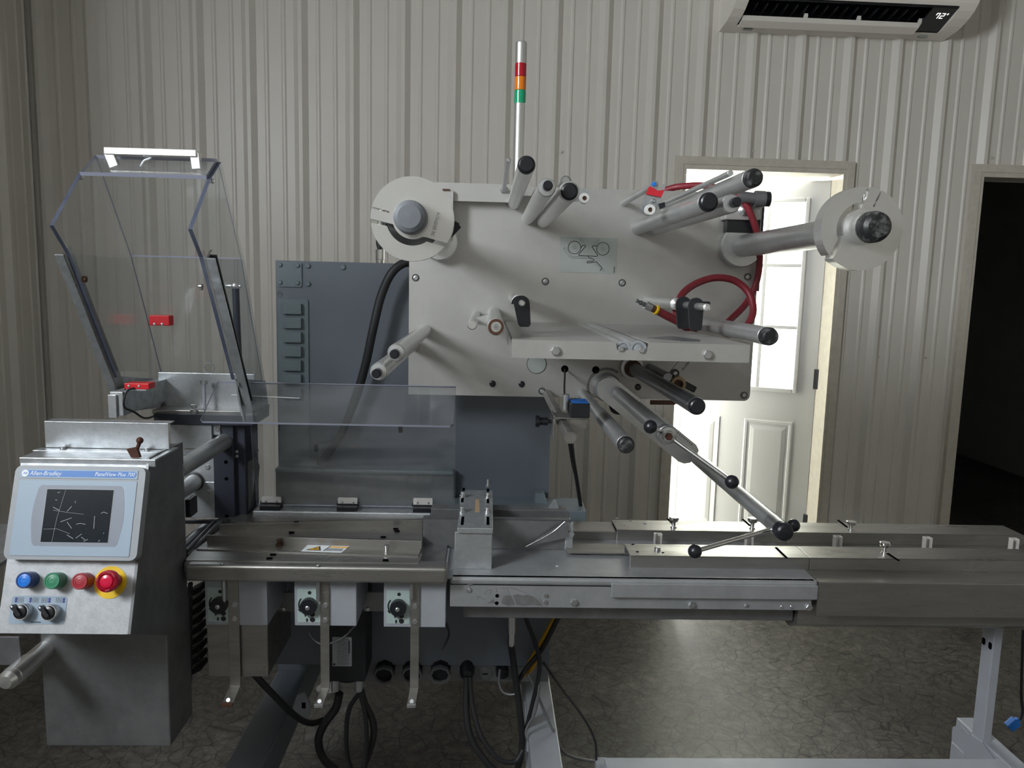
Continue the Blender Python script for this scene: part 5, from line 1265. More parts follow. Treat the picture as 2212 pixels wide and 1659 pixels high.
for px, py in ((43.5, 1322), (104, 1324)):
    h = .018; c = lp(px, py, h); r = 17.2 * 1.31 / F_PX
    kn = lath(c, [(0, r * 1.06), (h * .9, r * 1.06), (h, r * 1.0), (h, r * .90), (h - .002, r * .88)], 'selector_switch', 'zinc', co)
    lath(c, [(h - .003, r * .89), (h, r * .87), (h + .003, r * .78), (h + .004, r * .5)], 'knob_dome', 'black', kn)
    dd = Vector((-0.72, 0.69, 0)); ss = Vector((dd.y, -dd.x, 0))
    poly = [c + dd * (r * 1.28) + ss * (r * .16), c + dd * (r * 1.28) - ss * (r * .16), c + dd * (r * .9) - ss * (r * .28), c - dd * (r * .55) - ss * (r * .15), c - dd * (r * .55) + ss * (r * .15), c + dd * (r * .9) + ss * (r * .28)]
    part(MB().prism([(p.x, p.y) for p in poly], 'z', h - .002, h + .010).xf(PF()), 'knob_lever', M['black'], kn, bevel=.0015)
    a, b = c + dd * (r * .92), c + dd * (r * 1.2)
    part(MB().bar((a.x, a.y, h + .0102), (b.x, b.y, h + .0102), r * .18, .0008, up=(0, 0, 1)).xf(PF()), 'white_tick', M['white_ink'], kn)

# ------------------------------------------------------------------ carriage frame behind the console
FY = 1.87
fk = thing('jaw_frame', 'dark steel frame column with silver cover plates and two round tie bars', 'machine frame', at(500, 1118, FY))
def fbox(px0, py0, px1, py1, y0, y1, nm, m, bev=.0015, par=None, lab=None):
    a = at(px0, py1, y0); b = at(px1, py0, y0); o = part(MB().box(a.x, b.x, y0, y1, a.z, b.z), nm, M[m], par or fk, lab, bevel=bev); return o
fbox(464, 910, 503, 1119, FY, FY + .10, 'column', 'navy_dk')
fbox(503, 905, 528, 1115, FY + .012, FY + .12, 'column_side', 'navy_dk')
fbox(332, 897, 546, 916, FY - .02, FY + .12, 'top_beam', 'navy_dk')
a, b = at(340, 888, FY + .02), at(560, 888, FY + .02)
part(MB().box(a.x, b.x, FY - .01, FY + .11, at(400, 897, FY - .02).z - .001, at(400, 897, FY - .02).z + .010), 'top_rail', M['stain'], fk, bevel=.001)
fbox(369, 918, 456, 968, FY - .012, FY + .02, 'cover_plate', 'galv')
fbox(460, 917, 475, 940, FY - .004, FY + .01, 'lug', 'galv')
fbox(398, 972, 463, 1040, FY + .004, FY + .03, 'cover_plate', 'galv')
fbox(398, 1041, 463, 1118, FY + .002, FY + .03, 'cover_plate', 'galv')
for px, py, r in ((468, 928, .006), (444, 1012, .006), (446, 1066, .006)): p = at(px, py, FY - .01); fastener('hex', (p.x, FY - .003 if py < 950 else FY + .004, p.z), r, fk)
for px, py in ((489, 1034), (490, 1115), (488, 998)): p = at(px, py, FY); part(MB().lathe((p.x, FY + .001, p.z), (0, -1, 0), [(0, .0045), (.002, .0045)], 12), 'tapped_hole', M['hole'], fk)
for px, py in ((508, 978), (508, 988)): p = at(px, py, FY); fastener('btn', (p.x, FY + .012, p.z), .0045, fk)
# round tie bars running to the console
t = at(484, 954, FY); part(MB().cyl((t.x, FY + .01, t.z), (t.x, 1.575, t.z), 0.0195, seg=28), 'tie_bar', M['alu_worn'], fk)
t = at(419, 1041, FY); rt_ = part(MB().cyl((t.x, FY + .004, t.z), (t.x, 1.575, t.z), 0.0205, seg=28), 'tie_bar', M['alu_worn'], fk)
part(MB().lathe((t.x, FY + .003, t.z), (0, -1, 0), [(0, .0235), (.004, .0235), (.006, .0205)], 28), 'bar_collar', M['black'], rt_)
t = at(455, 1165, 1.80); part(MB().cyl((t.x - .02, 1.86, t.z + .01), (t.x - .02, 1.58, t.z + .01), .022, seg=24), 'tie_bar', M['steel_dark'], fk)
# side slide plates right of the column
fbox(526, 905, 548, 1112, FY + .10, FY + .13, 'slide_plate', 'leg')
p = at(550, 975, FY + .09); part(MB().lathe((p.x, FY + .10, p.z), (0, -1, 0), [(0, .0075), (.003, .007)], 16), 'plug', M['black'], fk)
P = [at(q, r, FY + .05) for q, r in ((527, 1012), (532, 993), (548, 993), (556, 1010), (552, 1060), (540, 1108), (524, 1108))]
part(MB().prism([(v.x, v.z) for v in P], 'y', FY + .03, FY + .07), 'cam_block', M['galv_dk'], fk, bevel=.002)
# black hose clip block beside the console
fbox(400, 1080, 411, 1118, 1.62, 1.66, 'rubber_stop', 'black')
# upright silver mounting plate on top, stop bolt and spring bolt
fbox(344, 808, 550, 893, FY + .06, FY + .066, 'upright_plate', 'galv', .002)
p = at(442, 880, FY + .03)
sb_ = part(MB().cyl((p.x, FY + .03, at(442, 886, FY + .03).z), (p.x, FY + .03, at(440, 826, FY + .03).z), .0042, seg=14), 'stop_bolt', M['leg'], fk)
part(MB().lathe((p.x, FY + .03, at(440, 830, FY + .03).z), (0, 0, 1), [(0, .0085), (.009, .0085), (.011, .006)], 6), 'bolt_head', M['zinc'], sb_)
p = at(419, 900, FY - .012)
mb = MB(); zz = p.z
mb.lathe((p.x, FY - .01, zz), (0, 0, 1), [(0, .0088), (.006, .0088), (.007, .0075), (.011, .0075), (.012, .0088), (.018, .0088), (.019, .006), (.022, .006), (.023, .0075), (.029, .0075), (.030, .004)], 14)
part(mb, 'nut_stack', M['zinc'], fk)
p = at(350, 876, FY + .05); part(MB().lathe((p.x, FY + .062, p.z), (0, -1, 0), [(0, .0065), (.002, .0065)], 16), 'cable_hole', M['hole'], fk)
# interlock arm: square tube with red sensor
ta, tb = at(358, 850, FY + .04), None
y0t = 1.70
ax1_ = at(356, 850, FY + .05).x; az1, az0 = at(354, 820, FY + .05).z, at(354, 866, FY + .05).z
il = part(MB().box(ax1_ - .028, ax1_, y0t, FY + .06, az0, az1), 'interlock_arm', M['galv'], fk, bevel=.001)
a = at(261, 886, y0t - .004); b = at(276, 844, y0t - .004)
part(MB().box(ax1_ - .030, ax1_ - .012, y0t - .006, y0t, az0 - .004, az1 - .006), 'arm_end_plate', M['galv'], il, bevel=.001)
a = at(275, 834, y0t + .02); b = at(327, 821, y0t + .02)
rs = part(MB().box(a.x, b.x, y0t + .005, y0t + .04, az1 + .006, az1 + .019), 'interlock_sensor', M['red'], fk, 'red interlock sensor on the square arm', bevel=.0012)
part(MB().box(a.x, a.x + .003, y0t + .006, y0t + .036, az1 - .012, az1 + .007).box(a.x, b.x - .006, y0t + .006, y0t + .036, az1 + .003, az1 + .0065), 'sensor_bracket', M['galv'], rs)
for dx in (.010, .032): fastener('btn', (a.x + dx, y0t + .0055, az1 + .0125), .0032, rs)
part(MB().tube([(a.x + .022, y0t + .004, az1 + .009), (a.x + .010, y0t - .006, az1 + .002), (a.x + .004, y0t - .008, az1 - .03), at(290, 890, y0t + .02), at(312, 903, y0t + .08), at(335, 897, FY - .03), at(350, 877, FY + .058)], .0024, 8), 'sensor_cable', M['rubber'], rs)

# ---- roller chains: along the bench edge and down behind the console
def chain(label, p0, p1, n, w=.006, side=(0, -1, 0)):
    p0, p1 = Vector(p0), Vector(p1); d = (p1 - p0) / n; u = d.normalized(); s_ = Vector(side); t_ = s_.cross(u).normalized()
    ch = thing('drive_chain', label, 'chain', p0 if p0.z < p1.z else p1)
    link_mb = MB(); L = d.length
    for off in (-w * .5, w * .5):
        P = []
        for k_ in range(12):
            a = math.tau * k_ / 12; rr = .0052 if k_ not in (3, 9) else .0038
            cx_ = (L * .5 if math.cos(a) > 0 else -L * .5)
            P.append(u * (cx_ + .0050 * math.cos(a)) + t_ * (rr * math.sin(a)))
        link_mb._add([q + s_ * (off - .0007) for q in P] + [q + s_ * (off + .0007) for q in P], [tuple(range(12)), tuple(range(23, 11, -1))] + [(i, 12 + i, 12 + (i + 1) % 12, (i + 1) % 12) for i in range(12)])
    link_mb.cyl(u * (L * .5) - s_ * (w * .75), u * (L * .5) + s_ * (w * .75), .0032, seg=8)
    me = link_mb.mesh('chain_link', [M['steel_dark']])
    for i in range(n):
        o = bpy.data.objects.new('chain_link', me); link(o, ch, Matrix.Translation(p0 + d * (i + .5) + s_ * (.0009 * (i % 2))))
    return ch
chain('steel roller chain running beside the bench edge', at(402, 1127, 1.80), at(494, 1126, 1.815), 11)
chain('steel roller chain hanging down behind the console', at(411, 1262, 1.66), at(410, 1470, 1.66), 21)
# dark belts and bellows between console and bench
bl = thing('drive_bellows', 'black ribbed bellows hanging beside the roller chain', 'bellows', at(425, 1470, 1.68))
for i in range(9):
    a = at(413, 1268 + i * 21, 1.70); b = at(441, 1268 + i * 21, 1.70)
    part(MB().bar((a.x, 1.70, a.z - .012), (b.x, 1.70, b.z + .004), .05, .012), 'bellows_fold', M['blackbox'], bl, bevel=.003)
for k_, (p, q, rr) in enumerate((((402, 1190), (462, 1128), .0042), ((402, 1200), (476, 1127), .0048))):
    o = part(MB().cyl(at(*p, 1.60), at(*q, 1.80), rr, seg=12), 'tie_rod', M['steel_dark']); tag(o, ['thinner dark steel rod running beside the bench end', 'thicker dark steel rod against the bench end'][k_], 'rod')
# outfeed pieces at the far left: sheet, round bar end
ob = at(14, 1472, 1.36); oe = at(75, 1418, 1.60)
ot = thing('outfeed_bar', 'turned steel bar end poking out below the console', 'machine bar', ob)
part(MB().lathe((ob.x, 1.95, ob.z), (0, -1, 0), [(0, .0175), (.52, .0175), (.52, .0190), (.572, .0190), (.574, .0180), (.585, .0180), (.595, .012), (.596, .003)], 32), 'bar', M['alu'], ot)
sa, sb2 = at(-40, 1440, 1.42), at(41, 1376, 1.42)
part(MB().box(sa.x, sb2.x, 1.42, 1.425, at(20, 1437, 1.42).z, sb2.z), 'cover_sheet', M['galv_dk'], ot, bevel=.001)
a, b = Vector((XL_WALL + .25, 0, 0)), at(22, 1130, 1.72)  # tray lengthened out of view on the left to shade the floor
o = part(MB().box(a.x, b.x, 1.62, 1.95, at(5, 1131, 1.95).z - .01, at(5, 1131, 1.95).z).box(a.x, b.x, 1.62, 1.625, at(5, 1240, 1.62).z, at(5, 1131, 1.95).z - .01), 'outfeed_tray', M['galv'], bevel=.002); tag(o, 'pale steel outfeed tray behind the console', 'tray')

# ------------------------------------------------------------------ raised clear safety hood
XRh = atx.__call__ and (at(500, 820, 1.75).x); XLh = XRh - 0.253
ho = thing('safety_hood', 'tall clear plastic safety hood raised open, with white handle and steel rails', 'machine guard', (XRh - .12, 1.85, at(500, 905, 1.85).z))
prof_px = [(500, 820), (430, 555), (406, 495), (447, 387), (470, 350), (520, 560), (566, 825)]
prof = [(lambda p: (p.y, p.z))(atx(a, b, XRh)) for a, b in prof_px]
# lower tips of both cheeks end on the frame
rp_ = [Vector((XRh, y, z)) for y, z in prof]; lp_ = [Vector((XLh, y, z)) for y, z in prof]
EM = [1, 1, 1, 1, 2, 2, 2]
part(MB().slab(rp_, (1, 0, 0), .008, EM), 'cheek_panel', [M['clear'], M['edge'], M['clear2']], ho)
part(MB().slab(lp_, (-1, 0, 0), .008, EM), 'cheek_panel', [M['clear'], M['edge'], M['clear2']], ho)
def quadslab(i, j, t, nm, mats, x0=XLh, x1=XRh):
    (y0, z0), (y1, z1) = prof[i], prof[j]; n = Vector((0, z1 - z0, -(y1 - y0))).normalized()
    return part(MB().slab([(x0, y0, z0), (x1, y0, z0), (x1, y1, z1), (x0, y1, z1)], n, t), nm, mats, ho)
quadslab(3, 4, -.008, 'top_panel', [M['clear2'], M['edge_pale']])
quadslab(4, 5, -.006, 'back_panel', [M['clear'], M['edge_pale']])
quadslab(5, 6, -.006, 'back_panel', [M['clear'], M['edge_pale']])
# handle
(y3, z3), (y4, z4) = prof[3], prof[4]
ym, zm = (y3 + y4) / 2, (z3 + z4) / 2
hA, hB = at(228, 322, ym).x, at(428, 328, ym).x; hz1 = at(330, 322, ym).z
hd = MB().box(hA, hB, ym - .010, ym + .010, hz1 - .015, hz1)
hd.bar((hA + .006, ym, hz1 - .006), (at(250, 380, ym).x, ym, zm), .020, .013, up=(0, 1, 0)); hd.bar((hB - .006, ym, hz1 - .006), (at(431, 386, ym).x - .004, ym, zm), .020, .013, up=(0, 1, 0))
part(hd, 'handle', M['alu'], ho, bevel=.002)
part(MB().tube([(hA + .07, ym, zm + .004), (hA + .078, ym, zm + .016), (hA + .088, ym, zm + .020), (hA + .092, ym, zm + .024), (hA + .076, ym, zm + .025)], .0022, 8), 'cable_tie', M['white_ink'], ho)
for x_ in (XRh + .006, XLh - .006):
    p = Vector((x_, y3 + .012, z3 - .002)); part(MB().sphere(p, .0055, 12, 8), 'panel_screw', M['chrome'], ho)
# steel rails along the lower front edges
def rail(X, s, nm='hood_rail'):
    a = Vector((X, *prof[1])); b = Vector((X, *prof[0])); d_ = (b - a).normalized(); b = b + d_ * .075
    a = a + d_ * 0.0
    n_ = Vector((0, d_.z, -d_.y)); n_ = n_ if n_.y > 0 else -n_
    o = part(MB().bar(a + Vector((s * .004, 0, 0)) + n_ * .012, b + Vector((s * .004, 0, 0)) + n_ * .012, .004, .034, up=n_), nm, M['stain'], ho, bevel=.0008)
    part(MB().bar(a + Vector((s * .012, 0, 0)) - n_ * .004, b + Vector((s * .012, 0, 0)) - n_ * .004, .018, .004, up=n_), 'rail_flange', M['galv'], o, bevel=.0008)
    return a, b, d_, n_
rail(XLh - .008, -1)
a, b, d_, n_ = rail(XRh + .012, 1)
part(MB().bar(a + Vector((.012, 0, 0)) + n_ * .014 + d_ * .004, b + Vector((.012, 0, 0)) + n_ * .014, .012, .005, up=n_), 'rubber_strip', M['blackbox'], ho)
for (px, py) in ((179, 603),): 
    p = atx(px, py, XLh); part(MB().lathe(p + Vector((.001, 0, 0)), (1, 0, 0), [(0, .0065), (.006, .0065), (.007, .0045)], 12), 'rail_bolt', M['brown'], ho)
p = atx(437, 620, XRh); part(MB().lathe(p, (-1, 0, 0), [(0, .0065), (.006, .0065), (.007, .0045)], 12), 'rail_bolt', M['chrome'], ho)
# gas strut
XS = XRh + .016
s1_, s2_, s3_ = atx(509, 622, XS), atx(515, 772, XS), atx(515, 835, XS)
part(MB().cyl(s1_, s2_, .0078, seg=18), 'strut_body', M['navy_dk'], ho); part(MB().cyl(s2_, s3_, .0035, seg=12), 'strut_rod', M['steel_dark'], ho)
part(MB().cyl(s1_ + Vector((-.020, 0, .004)), s1_ + Vector((.012, 0, .004)), .005, seg=14).sphere(s1_ + Vector((.0, 0, .004)), .010, 14, 8), 'strut_ball_joint', M['zinc'], ho)
# red interlock block on the back panel
c = at(358, 692, 1.90); (y5, z5), (y6, z6) = prof[5], prof[6]
tt = (c.z - z5) / (z6 - z5); yb_p = y5 + (y6 - y5) * tt
rb = part(MB().box(at(334, 692, yb_p).x, at(377, 692, yb_p).x, yb_p - .032, yb_p - .004, at(355, 703, yb_p - .02).z, at(355, 681, yb_p - .02).z), 'interlock_magnet', M['red'], ho, 'red interlock block on the clear back panel', bevel=.002)
for dx in (.013, .031): fastener('btn', (at(334, 692, yb_p).x + dx, yb_p - .032, at(355, 700, yb_p - .02).z), .0035, rb)
c = at(455, 797, 1.93); tt = (c.z - z5) / (z6 - z5); yb_p = y5 + (y6 - y5) * tt
part(MB().lathe((at(455, 797, yb_p).x, yb_p - .012, c.z), (0, 1, 0), [(0, .0135), (.004, .0135), (.004, .0115), (0, .0115), (0, .0135)], 24, False), 'grommet', M['bezel'], ho)
# pivot plates at the foot of the hood
for X in (XRh + .010, XLh - .016):
    a_y, a_z = prof[0]; b_y, b_z = prof[6]
    part(MB().prism([(a_y - .004, a_z + .004), (b_y - .01, b_z + .004), (b_y + .015, b_z - .075), (a_y + .07, a_z - .09), (a_y + .035, a_z - .09)], 'x', X - .002, X + .002), 'pivot_plate', M['galv'], ho, bevel=.001)

# ------------------------------------------------------------------ low clear flip guard over the bench
gd = thing('flip_guard', 'low bent clear plastic guard on three hinges over the bench', 'machine guard', (at(770, 1095, LEDGE_Y + .02).x, LEDGE_Y + .02, LEDGE_Z))
GYb = LEDGE_Y + .03; gzb = at(770, 1092, GYb).z
GYt = 1.86; gzt = at(730, 829, GYt).z; GYf = 1.725; gzf = at(715, 915, GYf).z
gx0, gx1 = at(556, 1095, GYb).x, at(985, 1095, GYb).x; gxl = at(470, 822, GYt).x; gxr = at(985, 836, GYt).x
gx1 = min(gx1, gxr + .004)
nrm = Vector((0, -(gzt - gzb), (GYt - GYb))).normalized()
part(MB().slab([(gx0, GYb, gzb), (gxr, GYb, gzb), (gxr, GYt, gzt), (gx0, GYt, gzt)], nrm, .005), 'upright_panel', [M['clear2'], M['edge_pale']], gd)
n2 = Vector((0, (gzt - gzf), -(GYt - GYf))).normalized()
fl_pts = [(gxl, GYt, gzt), (gxr, GYt, gzt), (gxr, GYf + .006, gzf + .004), (gxr - .006, GYf, gzf), (gxl + .01, GYf, gzf), (gxl + .004, GYf + .006, gzf + .004)]
part(MB().slab(fl_pts, n2, .005), 'folded_flap', [M['clear2'], M['edge_pale']], gd)
part(MB().bar((gxl + .05, GYt - .055, gzt - .055 * (gzt - gzf) / (GYt - GYf) + .006), (gxl + .21, GYt - .062, gzt - .062 * (gzt - gzf) / (GYt - GYf) + .006), .004, .0006), 'pale_scrape', M['white_ink'], gd)
for px, py in ((588, 1081), (752, 1083), (914, 1084)):
    p = at(px, py, GYb - .004)
    h = part(MB().prism(rrect(p.x - .0245, p.x + .0245, p.z - .0085, p.z + .0115, .003), 'y', p.y - .008, p.y - .0045), 'hinge_leaf', M['hinge'], gd, bevel=.0008)
    for dx in (-.014, .014): fastener('btn', (p.x + dx, p.y - .0078, p.z), .0032, h)
    part(MB().box(p.x - .0235, p.x + .0265, LEDGE_Y - .004, GYb, LEDGE_Z - .001, LEDGE_Z + .011).cyl((p.x - .028, GYb - .008, LEDGE_Z + .012), (p.x + .028, GYb - .008, LEDGE_Z + .012), .0045, seg=12), 'hinge_block', M['black'], gd, bevel=.001)
# ------------------------------------------------------------------ infeed conveyor
KY = 1.57
ZD = at(1370, 1252, KY).z
kx0 = at(972, 1270, KY).x; kxm = at(1766, 1280, KY).x; kx1 = at(2380, 1290, KY).x
zf0 = at(1370, 1318, KY).z
cv = thing('infeed_conveyor', 'long stainless infeed conveyor table with side rails and pusher slot', 'conveyor', ((kx0 + kx1) / 2, 1.75, zf0 - .04))
def yz(px, py, z): return atz(px, py, z).y
# deck of the first section (blasted steel) with a slot for the pushers
SL0, SL1 = 1.762, 1.782
xd0 = at(905, 1180, 1.75).x
part(MB().box(xd0, kxm, KY + .004, SL0, ZD - .006, ZD).box(xd0, kxm, SL1, 1.95, ZD - .006, ZD), 'deck_plate', M['deck'], cv, bevel=.0015)
part(MB().box(kx0 + .4, kx1, SL0 - .002, SL1 + .002, ZD - .05, ZD - .045), 'slot_floor', M['stain'], cv)
lipz = at(1200, 1262, KY).z
part(MB().box(kx0, kxm, KY, KY + .02, at(1200, 1266, KY).z, ZD), 'deck_lip', M['deck'], cv, bevel=.006, seg=3)
part(MB().box(kx0 + .0, at(1757, 1300, KY).x, KY + .008, KY + .012, zf0, ZD - .02), 'front_fascia', M['deck'], cv, bevel=.001)
fx = at(1320, 1280, KY).x
part(MB().box(fx, kxm, KY - .003, KY + .004, at(1540, 1293, KY).z, ZD - .008), 'deep_lip', M['deck'], cv, bevel=.002)
# fasteners of the fascia
for px, py, r, kd in ((1240, 1301, .0078, 'hex'), (1179, 1286, .0050, 'hex'), (1178, 1300, .0050, 'hex'), (1494, 1306, .0078, 'hex'), (1612, 1308, .0045, 'hex'), (1689, 1311, .0042, 'btn'), (1710, 1311, .0042, 'btn'), (1747, 1311, .0080, 'hex')):
    p = at(px, py, KY + .008); fastener(kd, (p.x, KY + .0085, p.z), r, cv)
for px, py in ((1015, 1261), (1014, 1275)):
    p = at(px, py, KY + .008); s_ = part(MB().lathe((p.x, KY + .009, p.z), (0, -1, 0), [(0, .0065), (.0015, .0065), (.0015, .0055)], 18), 'screw_recess', M['zinc'], cv); fastener('btn', (p.x, KY + .008, p.z), .0048, s_)
for px, py in ((1074, 1287), (1073, 1303)):
    p = at(px, py, KY + .008); part(MB().lathe((p.x, KY + .0085, p.z), (0, -1, 0), [(0, .0042), (.0008, .0042)], 14), 'fascia_hole', M['hole'], cv)
def patch(pts):
    P = [at(a, b, KY + .0079) for a, b in pts]; part(MB().prism([(p.x, p.z) for p in P], 'y', KY + .0072, KY + .0082), 'worn_patch', M['deck_spot'], cv)
patch([(1083, 1300), (1088, 1287), (1097, 1285), (1104, 1287), (1112, 1306), (1098, 1308), (1084, 1304)])
patch([(1108, 1286), (1116, 1283), (1128, 1286), (1140, 1285), (1152, 1289), (1163, 1297), (1170, 1308), (1150, 1306), (1132, 1308), (1116, 1306)])
patch([(1052, 1303), (1066, 1293), (1069, 1303)])
# scratched drawing on the fascia
mb = MB()
for L_ in ([(1028, 1288), (1040, 1291), (1050, 1297)], [(1030, 1296), (1036, 1288)], [(1044, 1284), (1052, 1275), (1062, 1274), (1060, 1282), (1048, 1284)], [(1072, 1270), (1073, 1280)], [(1080, 1270), (1096, 1271), (1108, 1305)], [(1100, 1268), (1142, 1283)], [(1166, 1290), (1171, 1308)]):
    P = [at(a, b, KY + .0078) for a, b in L_]
    for a, b in zip(P, P[1:]): mb.bar(a, b, .0008, .0006, up=(0, 1, 0))
part(mb, 'scratch_marks', M['deck_spot'], cv)
# lower channel of the first section
cz0 = at(1350, 1352, KY + .05).z
part(MB().prism([(KY + .05, cz0 + .016), (KY + .05, zf0 + .03), (1.90, zf0 + .03), (1.90, cz0), (KY + .09, cz0)], 'x', at(1001, 1340, KY + .05).x, at(1712, 1340, KY + .05).x), 'lower_channel', M['galv_dk'], cv, bevel=.001)
# second section: deep side cover and lower channel
part(MB().prism([(KY, at(1900, 1333, KY).z), (KY, ZD), (KY + .05, ZD), (KY + .05, ZD - .004), (KY + .004, ZD - .006), (KY + .004, at(1900, 1333, KY).z)], 'x', kxm + .001, kx1), 'side_cover', M['stain'], cv, bevel=.004, seg=3)
part(MB().box(kxm + .001, kx1, KY + .03, SL0, ZD - .006, ZD - .0005).box(kxm + .001, kx1, SL1, 1.95, ZD - .006, ZD - .0005), 'deck_plate', M['stain'], cv, bevel=.001)
part(MB().prism([(KY + .03, at(1960, 1351, KY + .03).z), (KY + .03, zf0 + .02), (1.90, zf0 + .02), (1.90, cz0 - .006), (KY + .07, cz0 - .006)], 'x', at(1714, 1340, KY + .05).x, kx1), 'lower_channel', M['stain'], cv, bevel=.001)
# side rails
RF0, RF1 = 1.642, 1.722
RB0, RB1 = 1.822, 1.905
ZR = at(1500, 1202, RF0).z
rx0, rxm = at(1360, 1215, RF0).x, at(1748, 1222, RF0).x
def railsec(x0, x1, y0, y1, skew, nm, m):
    zt = ZR
    mbb = MB()
    # folded channel: top, front and back flanges
    mbb._add([(x0, y0, zt), (x1, y0, zt), (x1, y1, zt), (x0 - skew, y1, zt), (x0, y0, zt - .003), (x1, y0, zt - .003), (x1, y1, zt - .003), (x0 - skew, y1, zt - .003)],
             [(0, 1, 2, 3), (7, 6, 5, 4), (0, 4, 5, 1), (1, 5, 6, 2), (2, 6, 7, 3), (3, 7, 4, 0)])
    mbb.box(x0, x1, y0, y0 + .003, ZD - .001, zt).box(x0 - skew, x1, y1 - .003, y1, ZD - .001, zt)
    return part(mbb, nm, M[m], cv, bevel=.0015)
railsec(rx0, rxm, RF0, RF1, .0, 'side_rail', 'stain'); railsec(rxm + .001, kx1, RF0, RF1, 0, 'side_rail', 'stain')
bxr = at(1332, 1155, RB0).x
railsec(bxr, at(1700, 1140, RB0).x, RB0, RB1, .0, 'side_rail', 'stain'); railsec(at(1700, 1140, RB0).x + .001, kx1, RB0, RB1, 0, 'side_rail', 'stain')
a = at(1240, 1150, RB0)
part(MB().box(at(1238, 1150, RB0).x, bxr, RB0 + .003, RB1, ZD, ZR - .006), 'inner_rail', M['stain'], cv, bevel=.001)
# tongue plate
z_t = ZD + .008
T = [atz(a, b, z_t) for a, b in ((1228, 1193), (1221, 1187), (1223, 1180), (1232, 1175), (1245, 1173.5), (1358, 1175), (1368, 1195))]
part(MB().prism([(p.x, p.y) for p in T], 'z', z_t - .003, z_t), 'tongue_plate', M['stain'], cv, bevel=.0006)
part(MB().box(T[5].x - .10, T[5].x - .01, T[0].y + .01, T[4].y - .01, ZD - .001, z_t - .002), 'tongue_spacer', M['stain'], cv)
# adjustment slots across the rails
def slot(px0, py0, px1, py1, z):
    a, b = atz(px0, py0, z), atz(px1, py1, z); part(MB().bar(a + Vector((0, 0, .0006)), b + Vector((0, 0, .0006)), .0048, .0014), 'adjust_slot', M['hole'], cv)
slot(1676, 1183, 1700, 1206, ZR); slot(1918, 1196, 1942, 1212, ZR); slot(1604, 1122, 1622, 1137, ZR); slot(1810, 1124, 1830, 1139, ZR); slot(1442, 1121, 1458, 1136, ZR)
def knob(px, py_top, py_base, y, nm='thumb_screw'):
    p = at(px, py_base, y); zb_ = ZR; h = at(px, py_top, y).z - zb_
    part(MB().lathe((p.x, y, zb_ - .001), (0, 0, 1), [(0, .0075), (.004, .0075), (.004, .005), (h * .55, .005), (h * .6, .0095), (h * .80, .0125), (h * .97, .0125), (h, .010)], 18), nm, M['chrome'], cv)
knob(1455, 1116, 1137, 1.85); knob(1625, 1118, 1139, 1.85); knob(1838, 1125, 1143, 1.85); knob(1910, 1170, 1200, 1.68)
p = atz(1420, 1188, ZR); part(MB().lathe((p.x, p.y, ZR), (0, 0, 1), [(0, .007), (.006, .007), (.007, .005)], 6), 'rail_nut', M['zinc'], cv)
for px, py in ((1332, 1120), (1346, 1132), (1362, 1125), (1393, 1131)):
    p = atz(px, py, ZR); fastener('btn', (p.x, p.y, ZR), .0042, cv, 'zinc', 'z', 'screw')
for px, py in ((1367, 1176), (1377, 1192), (1432, 1194), (1203, 1223), (1040, 1212)):
    z_ = ZR if py < 1195 else ZD; p = atz(px, py, z_); part(MB().lathe((p.x, p.y, z_ - .0004), (0, 0, 1), [(0, .0032), (.0009, .0032)], 10), 'small_hole', M['white_ink'] if py > 1200 else M['hole'], cv)
# pushers standing in the slot
for i, px in enumerate((1420, 1617, 1808, 2002, 2189)):
    yl_ = (SL0 + SL1) / 2; p = at(px, 1180, yl_); zt = ZD + .036
    t = thing('pusher_lug', ['folded steel pusher lug beside the hex nut where the front rail begins', 'folded steel pusher lug behind the ball ended lever', 'folded steel pusher lug between the back and the front thumb screws of the second section', 'folded steel pusher lug just past the front thumb screw', 'folded steel pusher lug above the stand post at the conveyor end'][i], 'pusher lug', (p.x, yl_, ZD), 'pusher lugs along the conveyor slot')
    part(MB().box(p.x - .009, p.x - .0065, yl_ - .008, yl_ + .008, ZD - .05, zt).box(p.x - .009, p.x + .009, yl_ + .0055, yl_ + .008, ZD - .05, zt).box(p.x + .0065, p.x + .009, yl_ - .008, yl_ + .008, ZD - .05, zt), 'folded_blade', M['hinge'], t, bevel=.0008)
    part(MB().box(p.x - .006, p.x + .006, yl_ - .004, yl_ + .004, ZD - .05, ZD - .02), 'lug_foot', M['galv_dk'], t)

# ------------------------------------------------------------------ forming box with bridge bracket
FB = 1.62
fb = thing('forming_bridge', 'mottled zinc bridge bracket straddling the forming trough', 'bracket', (at(1020, 1222, FB).x, FB + .1, ZD))
a, b = at(982, 1185, FB), at(1063, 1185, FB)
ztp = at(1024, 1150, FB).z
part(MB().box(a.x, b.x, FB, FB + .006, ZD, ztp), 'front_leg', M['galv'], fb, bevel=.0012)
part(MB().box(a.x, b.x, 1.915, 1.921, ZD, ztp), 'rear_leg', M['galv'], fb, bevel=.0012)
a2, b2 = at(986, 1147, FB - .006), at(1065, 1147, FB - .006)
zt2 = at(1024, 1141, FB - .006).z
tpl = part(MB().box(a2.x + .002, b2.x, FB - .006, 1.925, zt2 - .012, zt2), 'top_plate', M['galv'], fb, bevel=.0012)
for px, py0, py1 in ((1000, 1116, 1134), (1054, 1116, 1134), (1002, 1054, 1085), (1054, 1056, 1087)):
    p, q = atz(px, py0, zt2), atz(px, py1, zt2); part(MB().box(p.x - .0032, p.x + .0032, q.y, p.y, zt2 - .0005, zt2 + .0004), 'slot', M['hole'], tpl)
